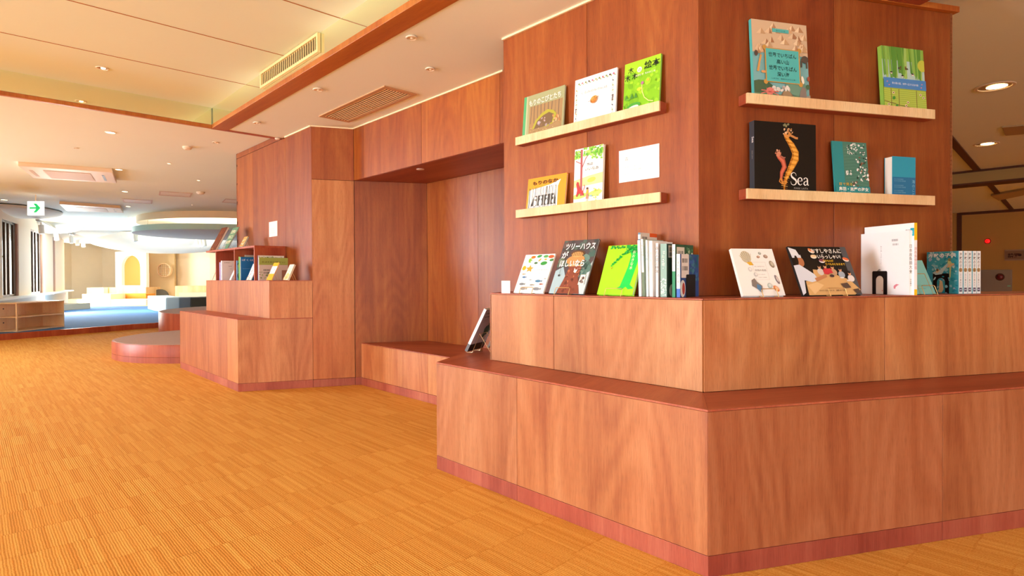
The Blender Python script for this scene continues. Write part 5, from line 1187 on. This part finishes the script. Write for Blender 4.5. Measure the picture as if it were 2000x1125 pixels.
blk('play_step', 'pale left block of the stepped play seating', 'step block', 160, 216, 574.5, 602, 18.4, .7, CRB, zb=zb1)
blk('play_step', 'bright white low block of the stepped play seating, front right', 'step block', 216.6, 285, 585, 603, 18.4, .6, WHB, zb=zb1)
blk('play_step', 'orange faced block behind the white step', 'step block', 217.6, 285, 574, 603, 19.15, .5, ORB, zb=zb1)
z2 = aty(218, 574, 19.2).z+.0008
blk('play_step', 'upper cream block of the stepped play seating under the arch', 'step block', 176, 285, 561.5, 574, 19.75, 1.0, PLY, (1, .97, .85), zb=zb1)
blk('play_step', 'small white cube at the upper left of the play seating', 'step block', 169, 202, 561.8, 574, 19.5, .22, WHB, zb=zb1)
# arch panel
Ya = 20.0; pA, pB = yat(225.5, Ya), yat(285.5, Ya-.35); z0a, z1a = aty(176, 561.5, 19.75).z+.001, aty(225, 492, Ya).z; z1b = aty(285, 488, Ya-.35).z
t = tag(root('arch_panel', (pA+pB)/2+Z*z0a), 'white standing panel with an arched niche above the play steps', 'arch panel')
dd = (pB-pA); Lp = dd.length; dn = dd.normalized(); nn = Vector((dn.y, -dn.x, 0)); u0a, u1a = .20, .815; zc = aty(256, 522, Ya).z; rad_ = (u1a-u0a)/2*Lp; uc = (u0a+u1a)/2
def PP(u, z_, o=0): return pA+dn*(u*Lp)+Z*z_-nn*o
zbot = aty(256, 557.5, Ya).z; arc = [(uc+rad_/Lp*math.cos(math.pi*i/20), zc+rad_*math.sin(math.pi*i/20)) for i in range(21)]
b = MB(); inner = [(u1a, zbot)]+arc+[(u0a, zbot)]
# front ring built as quads between outer and inner outlines
out = [(0, z0a), (1, z0a), (1, z1b), (0, z1a)]
b.face([PP(0, z0a), PP(1, z0a), PP(u1a, zbot), PP(u0a, zbot)]); b.face([PP(1, z0a), PP(1, zc), PP(u1a, zc), PP(u1a, zbot)]); b.face([PP(0, z0a), PP(u0a, zbot), PP(u0a, zc), PP(0, zc)])
for i in range(20):
    (ua, za), (ub, zb_) = arc[i], arc[i+1]
    ta_, tb__ = i/20, (i+1)/20
    oa = (1, zc+(z1b-zc)*min(1, ta_*4)) if ta_ <= .25 else ((1-(ta_-.25)*2, z1b+(z1a-z1b)*(ta_-.25)*2) if ta_ <= .75 else (0, z1a-(z1a-zc)*(ta_-.75)*4))
    ob = (1, zc+(z1b-zc)*min(1, tb__*4)) if tb__ <= .25 else ((1-(tb__-.25)*2, z1b+(z1a-z1b)*(tb__-.25)*2) if tb__ <= .75 else (0, z1a-(z1a-zc)*(tb__-.75)*4))
    b.face([PP(ua, za), PP(*oa), PP(*ob), PP(ub, zb_)]); b.face([PP(ua, za), PP(ub, zb_), PP(ub, zb_, .12), PP(ua, za, .12)])
for p, q in (((0, z0a), (1, z0a)), ((1, z0a), (1, z1b)), ((1, z1b), (0, z1a)), ((0, z1a), (0, z0a)), ((u0a, zbot), (u1a, zbot)), ((u1a, zbot), (u1a, zc)), ((u0a, zbot), (u0a, zc))): b.face([PP(*p), PP(*q), PP(*q, .12), PP(*p, .12)])
setp(b.build('front_panel', WHITE, merge=2), t)
b = MB(); b.face([PP(u0a-.02, zbot-.02, .12), PP(u1a+.02, zbot-.02, .12), PP(u1a+.02, zc+rad_+.02, .12), PP(u0a-.02, zc+rad_+.02, .12)]); b.box(PP(0, z0a, .121), dn*Lp, -nn*.02, Z*(z1a-z0a)); setp(b.build('niche_back', plain('ochre_niche', '#a87634', .85)), t)
# curved inner partition with a round lattice window and a half-round opening
Yp = 20.4; c_ = aty(320.5, 527.5, Yp); R1 = 12*Yp/F_PX
t = tag(root('round_window', c_), 'round latticed window in the cream far wall', 'round window')
b = MB(); N = 40
for i in range(N):
    t1, t2 = 2*math.pi*i/N, 2*math.pi*(i+1)/N; f = lambda tt, r_, y_: c_+Vector((r_*math.cos(tt), y_, r_*math.sin(tt)))
    b.face([f(t1, R1, -.02), f(t2, R1, -.02), f(t2, R1+.03, -.02), f(t1, R1+.03, -.02)]); b.face([f(t1, R1+.03, -.02), f(t2, R1+.03, -.02), f(t2, R1+.03, .1), f(t1, R1+.03, .1)]); b.face([f(t1, R1, -.02), f(t1, R1, .1), f(t2, R1, .1), f(t2, R1, -.02)])
setp(b.build('ring_frame', PLY, merge=2), t)
b = MB(); b.face([c_+Vector((R1*math.cos(2*math.pi*i/N), .04, R1*math.sin(2*math.pi*i/N))) for i in range(N)]); setp(b.build('backing', plain('pale_backing', '#f8f0dc', .8)), t)
b = MB()
for k in range(-3, 4):
    o_ = k*R1/3.6; hl = math.sqrt(max(0, R1*R1-o_*o_)); b.box(c_+Vector((o_-.008, .0, -hl)), (.016, 0, 0), (0, .02, 0), (0, 0, 2*hl)); b.box(c_+Vector((-hl, .021, o_-.008)), (2*hl, 0, 0), (0, .02, 0), (0, 0, .016))
setp(b.build('lattice', TNB), t)
b = MB(); p_ = yat(285.8, Yp+.02); q_ = yat(341, Yp+.3); d_ = (q_-p_).normalized(); n_ = Vector((d_.y, -d_.x, 0)); b.slab([p_, q_, q_-n_*.25, p_-n_*.25], PZ, 2.2)
struct(b.build('wall_partition_far', plain('beige_partition', '#e6d0a4', .85)))
c2 = aty(313.5, 582, Yp-.02); R2 = 17*Yp/F_PX
b = MB(); b.face([c2+Vector((R2*math.cos(math.pi*i/24), -.06, R2*math.sin(math.pi*i/24)-.0)) for i in range(25)])
for i in range(24):
    f = lambda k, y_: c2+Vector((R2*math.cos(math.pi*k/24), y_, R2*math.sin(math.pi*k/24))); b.face([f(i, -.06), f(i, .03), f(i+1, .03), f(i+1, -.06)])
tag(b.build('crawl_hatch', plain('dark_grey_felt', '#6a6c68', .9), merge=2), 'dark grey half-round crawl opening low in the far partition', 'crawl opening')
blk('low_bench', 'cream wooden bench against the far wall, upper tier at the right', 'bench', 341.5, 420, 558.5, 600, 19.4, .7, PLY, (1, .96, .8), zb=PZ)
blk('low_bench', 'pale front bench below the cream far bench', 'bench', 349, 424, 571.5, 600, 18.6, .7, CRB, zb=PZ)
# curved padded bench, blue grey
t = tag(root('curved_bench', yat(350, 15)+Z*PZ), 'long blue-grey padded bench on the blue carpet beyond the round steps', 'padded bench')
def pad(name, pts, mat, depth=.5, zt=None):
    b = MB(); P = [Vector((p.x, p.y, 0)) for p in pts]; Nn = []
    for i in range(len(P)):
        d = (P[min(i+1, len(P)-1)]-P[max(i-1, 0)]).normalized(); Nn.append(Vector((d.y, -d.x, 0)))
    b.slab([*P, *[P[i]-Nn[i]*depth for i in range(len(P)-1, -1, -1)]], PZ+.0005, zt); setp(b.build(name, mat, bevel=.02), t)
zt_ = aty(288, 578, 15.9).z
pad('seat_block', [yat(288, 16.1), yat(300, 15.2), yat(316, 14.6), yat(324, 14.5)], plain('light_bluegrey_vinyl', '#b9cfd0', .5), zt=zt_)
pad('seat_block', [yat(324.3, 14.5), yat(350, 14.4), yat(371.8, 14.5)], plain('dark_bluegrey_vinyl', '#7f8a88', .5), zt=zt_)
pad('seat_block', [yat(372.2, 14.5), yat(410, 14.8), yat(440, 15.4)], plain('charcoal_olive_vinyl', '#55543e', .5), zt=zt_)
# suspended disc ring + cove
dc = Vector((-6.62, 13.6, 0)); t = tag(root('ceiling_disc', dc+Z*2.0), 'large suspended round disc with a teal rim under the far ceiling', 'ceiling disc')
zd = aty(440, 447, 11.7).z
b = MB(); b.lathe((dc.x, dc.y, zd), [(1.9, 0), (1.9, .115)], 80); b.lathe((dc.x, dc.y, zd), [(1.9, .115), (1.86, .115), (1.86, .02)], 80); setp(b.build('rim', TEALP, smooth=True), t)
b = MB(); b.lathe((dc.x, dc.y, zd), [(1.897, .001), (0, .001)], 80); b.lathe((dc.x, dc.y, zd), [(1.86, .02), (0, .02)], 80); setp(b.build('underside', GREYP), t)
for k in range(4):
    an = k*math.pi/2+.9; b = MB(); x, y = dc.x+1.7*math.cos(an), dc.y+1.7*math.sin(an); b.tube([(x, y, zd+.02), (x, y, HF)], .004, 6); setp(b.build('hanger', RING), t)
b = MB(); b.lathe((dc.x+.2, dc.y+.3, 0), [(2.15, HF-.14), (2.15, HF)], 80); b.lathe((dc.x+.2, dc.y+.3, 0), [(2.15, HF-.14), (1.6, HF-.06), (0, HF-.05)], 80)
tag(b.build('ceiling_cove', PLASTER, smooth=True), 'round cream ceiling drum above the teal rimmed disc', 'ceiling drum')
# hanging cloud shaped ceiling shells
def cloud(lb, cx, cy, rx, ry, zt, dep, rot=0):
    b = MB(); N, M_ = 48, 8
    for j in range(M_):
        f0, f1 = j/M_*math.pi/2, (j+1)/M_*math.pi/2
        for i in range(N):
            def pt(k, f): 
                x, y = rx*math.cos(2*math.pi*k/N)*math.cos(f), ry*math.sin(2*math.pi*k/N)*math.cos(f); c, s_ = math.cos(rot), math.sin(rot)
                return Vector((cx+x*c-y*s_, cy+x*s_+y*c, zt-dep*math.sin(f)))
            q = [pt(i, f0), pt(i+1, f0), pt(i+1, f1), pt(i, f1)]
            b.face(q[::-1] if j < M_-1 else q[:2][::-1]+[q[2]][::-1])
    o = b.build('ceiling_cloud', PLASTER, smooth=True); tag(o, lb, 'ceiling cloud'); return o
cloud('broad cream cloud-shaped ceiling bulge behind the teal disc', -10.6, 18.0, 2.6, 1.4, HF-.02, .58)
cloud('shallow cream ceiling bulge over the middle of the far room', -13.0, 18.2, 3.0, 2.0, HF+.02, .26)
cloud('cream scalloped ceiling shell over the nearest window', -9.75, 11.4, .75, 1.2, HF-.02, .12, .53)
cloud('cream scalloped ceiling shell over the second window', -11.6, 14.4, .8, 1.1, HF-.02, .22, .53)
cloud('cream scalloped ceiling shell over the farthest window', -13.1, 17.0, .9, 1.0, HF-.02, .25, .53)
# cove lamp between the disc and the drum, lamps of the track spots
area('cove_lamp', (dc.x, dc.y, zd+.06), (0, 0.01, 1), 2.4, 2.4, 26, (1, .95, .85))
# track lights
SPT = plain('white_spot_housing', '#f6efe2', .5)
def track(lb, p, q, spots):
    t = tag(root('track_light', (p+q)/2), lb, 'track light'); b = MB(); d = (q-p).normalized(); n = Vector((d.y, -d.x, 0)).normalized()*.03; b.slab([p+n, q+n, q-n, p-n], p.z-.03, p.z+.0); setp(b.build('rail', plain('track_rail_grey', '#c8c0b2', .5)), t)
    lm = bpy.data.lights.new('track_lamp', 'SPOT'); lm.energy = 60; lm.color = (1, .93, .82); lm.spot_size = 2.2; lm.spot_blend = .8; lo = bpy.data.objects.new('track_lamp', lm); C.objects.link(lo); lo.location = (p+q)/2-Z*.3; lo.rotation_euler = Vector((-.15, .9, -.35)).to_track_quat('-Z', 'Y').to_euler()
    for s_ in spots:
        c = p+(q-p)*s_; b = MB(); b.tube([c-Z*.03, c-Z*.09], .012, 8); b.tube([c-Z*.09, c-Z*.27+Vector((.03, -.02, 0))], .05, 14); setp(b.build('spot', SPT, smooth=True), t)
zt1 = 2.16
track('long white track with spotlights over the window side', onz(73, 428, zt1), onz(120, 453, zt1), [.12, .72])
track('short white track with three spotlights near the far wall', onz(136, 455, 2.2), onz(166, 467, 2.2), [.08, .45, .85])
track('white spotlight cluster at the left tip of the teal disc', onz(262, 448, 2.1), onz(272, 455, 2.1), [.2, .8])
track('white spotlight cluster under the right part of the teal disc', onz(385, 463, 2.1), onz(402, 461, 2.1), [.0, .4, .8])

# ================================================================ dark hall behind the block (right)
hw = Vector((onz(1874, 416, HC).x, onz(1874, 416, HC).y, 0))
wallseg('wall_hall', hw-A*8, hw, 0, HC+.02, .15, DIMW)
wallseg('wall_hall', hw, hw+D*1.2, 0, HC+.02, -.15, DIMW)
wallseg('wall_hall', hw+D*1.2, hw+D*1.2+A*9, 0, HC+.02, .15, DIMW)
BRN = plain('dark_brown_trim', '#5a3420', .7); BEAMM = plain('hall_beam_paint', '#b09860', .85)
b = MB(); b.slab([hw-A*8+NA*.02, hw+NA*.02, hw, hw-A*8], HC-.05, HC+.004); b.slab([hw+NA*.02-A*.04, hw+NA*.02+A*.04, hw-NA*.02+A*.04, hw-NA*.02-A*.04], 0, HC); struct(b.build('trim_6', BRN))
# cross beam with dark underside
bm_ = onz(1861, 362, HC-.16); bm_ = Vector((bm_.x, bm_.y, 0)); 
b = MB(); b.slab([bm_-A*9, bm_+A*4, bm_+A*4-NA*.3, bm_-A*9-NA*.3], HC-.15, HC+.003); struct(b.build('trim_7', BEAMM))
b = MB(); b.slab([bm_-A*9+NA*.004, bm_+A*4+NA*.004, bm_+A*4-NA*.304, bm_-A*9-NA*.304], HC-.17, HC-.15); b.slab([bm_-A*9+NA*.03, bm_+A*4+NA*.03, bm_+A*4, bm_-A*9], HC-.02, HC+.003); struct(b.build('trim_8', BRN))
b = MB()
p = onz(1866, 283, HC); q = onz(1976, 409, HC); p.z = q.z = 0; d_ = (q-p).normalized(); n_ = Vector((d_.y, -d_.x, 0))*.035
b.slab([p-d_*3+n_, q+n_, q-n_, p-d_*3-n_], HC-.012, HC+.003); struct(b.build('trim_9', BRN))
# ceiling unit in the hall
P_ = [onz(1957, 248, HC-.0), onz(2040, 241, HC), onz(2045, 257, HC), onz(1964, 264, HC)]
b = MB(); b.slab(P_, HC-.006, HC+.003); tag(b.build('ceiling_hatch', plain('hall_hatch', '#b49a70', .8), bevel=.001), 'rectangular ceiling hatch in the dark right ceiling, cut by the photo edge', 'ceiling hatch')
P_ = [onz(1935, 383, HC-.03), onz(2030, 366, HC-.03), onz(2036, 374, HC-.03), onz(1950, 392, HC-.03)]
b = MB(); b.slab(P_, HC-.03, HC+.003); tag(b.build('ceiling_unit', plain('hall_unit', '#b8a070', .8), bevel=.003), 'flat ceiling unit at the back of the dark right-hand ceiling', 'ceiling unit')
def onH(px, y, off=0):
    P = hw+NA*off; r = ray(px, y); k = (P-EYEV).dot(NA)/r.dot(NA); return EYEV+r*k
RED = plain('red_alarm_lamp', '#c01818', .3, emit='#ff1010', estr=1.6); STEEL = plain('grey_steel_door', '#a39c90', .5)
def dome(lb, c, r_, mat, name='alarm_lamp', cat='alarm lamp', par=None):
    t = tag(root(name, c), lb, cat) if par is None else par
    X_, Y_ = -A, Z
    for nm, r0_, r1_, mt, dp in (('base', r_*1.35, r_*1.2, BRN, .012), ('lens', r_, r_*.2, mat, .05)):
        b = MB(); N = 24
        prof = [(r0_, 0), (r0_, dp*.4), (r0_*.75, dp*.85), (.0001, dp)] if nm == 'lens' else [(r0_, 0), (r1_, dp), (.0001, dp)]
        for (ra, ha), (rb, hb) in zip(prof[:-1], prof[1:]):
            for i in range(N):
                f = lambda rr, hh, k: c+X_*rr*math.cos(2*math.pi*k/N)+Y_*rr*math.sin(2*math.pi*k/N)+NA*(hh+.001)
                b.face([f(ra, ha, i), f(ra, ha, i+1), f(rb, hb, i+1), f(rb, hb, i)])
        setp(b.build(nm, mt, smooth=True, merge=2), t)
c = onH(1929, 471); dome('glowing red alarm lamp on the dark hall wall', c, .042, RED)
c = (hw+D*.35); c = onH(1863, 473, -.1); 
t = tag(root('alarm_lamp', c), 'second red alarm lamp peeping out beside the timber wall edge', 'alarm lamp'); b = MB(); b.lathe((c.x, c.y, c.z-.03), [(.001, 0), (.03, .01), (.042, .03), (.03, .05), (.001, .06)], 20); setp(b.build('lens', RED, smooth=True), t)
b = MB(); b.box(c+D*.03-A*.03-Z*.03, A*.06, D*.12, Z*.06); setp(b.build('base', BRN), t)
# hydrant cabinet
q0, q1 = onH(1916, 527), onH(1977, 525); zt = q0.z; zl = .35; Lc = (q1-q0).dot(-A)
t = tag(root('hydrant_cabinet', q0), 'grey steel fire hydrant cabinet with a red lamp on the dark hall wall', 'hydrant cabinet')
o_ = Vector((q0.x, q0.y, 0)); b = MB(); b.slab([o_, o_-A*Lc, o_-A*Lc+NA*.03, o_+NA*.03], zl, zt); setp(b.build('body', STEEL, bevel=.004), t)
zs = onH(1950, 554).z
b = MB(); b.slab([o_-A*.02+NA*.03, o_-A*(Lc-.02)+NA*.03, o_-A*(Lc-.02)+NA*.036, o_-A*.02+NA*.036], zs+.006, zt-.02); setp(b.build('upper_door', STEEL, bevel=.001), t)
b = MB(); b.slab([o_-A*.02+NA*.03, o_-A*(Lc-.02)+NA*.03, o_-A*(Lc-.02)+NA*.036, o_-A*.02+NA*.036], zl+.02, zs-.006); setp(b.build('lower_door', STEEL, bevel=.001), t)
dome('', onH(1953, 541, .037), .055, plain('dark_red_lamp', '#7a1a1c', .3), par=t)
c = onH(1970, 558.5, .04); b = MB(); b.box(c-A*-.02-Z*.015, -A*.05, NA*.012, Z*.03); setp(b.build('push_button', plain('pale_green_button', '#9ad8c0', .5), bevel=.004), t)
# plastic sheeted no-smoking paper on the hall wall
q0, q1, q2 = onH(1962, 509, .01), onH(2004, 507, .01), onH(1962, 488, .01); hh = q2.z-q0.z; L_ = (q1-q0).dot(-A)
b = MB(); b.box(q0, -A*L_, NA*.003, Z*hh, lin('#a8927c')); a = Art(b, q0+NA*.003, -A, Z, NA, L_, hh); a.rect(.03, .12, .97, .88, '#8f745c'); a.text('禁煙', .42, .3, .42, '#4a2a20', bold=.03); a.ell(.72, .5, .12, .12, '#3a2420')
tag(b.build('paper_sign', PRINT, merge=False), 'plastic covered no-smoking paper taped to the dark hall wall', 'paper sign')
# unseen hall downlights, added to brighten the hall wall
for x, y in ((9.6, 7.6), (11.5, 5.0)):
    downlight(Vector((x, y, HC+.002)), .09, 'added unseen warm downlight brightening the dark hall wall, at x %d' % x if False else ('added unseen warm downlight brightening the hall wall, nearer that wall' if y > 6 else 'added unseen warm downlight brightening the hall wall, nearer the camera'), 'warm')
    l = bpy.data.lights.new('downlight_lamp', 'SPOT'); l.energy = 75; l.color = (1, .78, .45); l.spot_size = 2.4; l.spot_blend = .6; l.shadow_soft_size = .04
    o = bpy.data.objects.new('downlight_lamp', l); C.objects.link(o); o.location = (x, y, HC-.02)

# added unseen left-wall windows; panes are opaque, area lamps in front give the light
SCRN = plain('white_window_screen', '#fbf8f0', .6)
nwin = 3
for (p, q) in ((Vector((-9.2, 1.2, 0)), Vector((-9.9, 10.05, 0))), (Vector((-8.5, -5.6, 0)), Vector((-9.2, 1.2, 0)))):
    d = (q-p).normalized(); n = Vector((d.y, -d.x, 0)); L_ = (q-p).length; k = int(L_//1.7)
    for i in range(k):
        s0 = .3+i*(L_-.6)/k; s1 = s0+(L_-.6)/k-.25; nwin += 1; b = MB()
        def wb(a0, a1, z0, z1, o=.05): b.slab([p+d*a0+n*.003, p+d*a1+n*.003, p+d*a1+n*o, p+d*a0+n*o], z0, z1)
        wb(s0, s0+.05, .5, 2.05); wb(s1-.05, s1, .5, 2.05); wb(s0+.05, s1-.05, .5, .55); wb(s0+.05, s1-.05, 2.0, 2.05); wb((s0+s1)/2-.02, (s0+s1)/2+.02, .55, 2.0)
        w_ = struct(b.build('window_%d' % nwin, BRZ)); b = MB(); wb(s0+.05, s1-.05, .55, 2.0, .015); setp(b.build('pane', SCRN), w_)
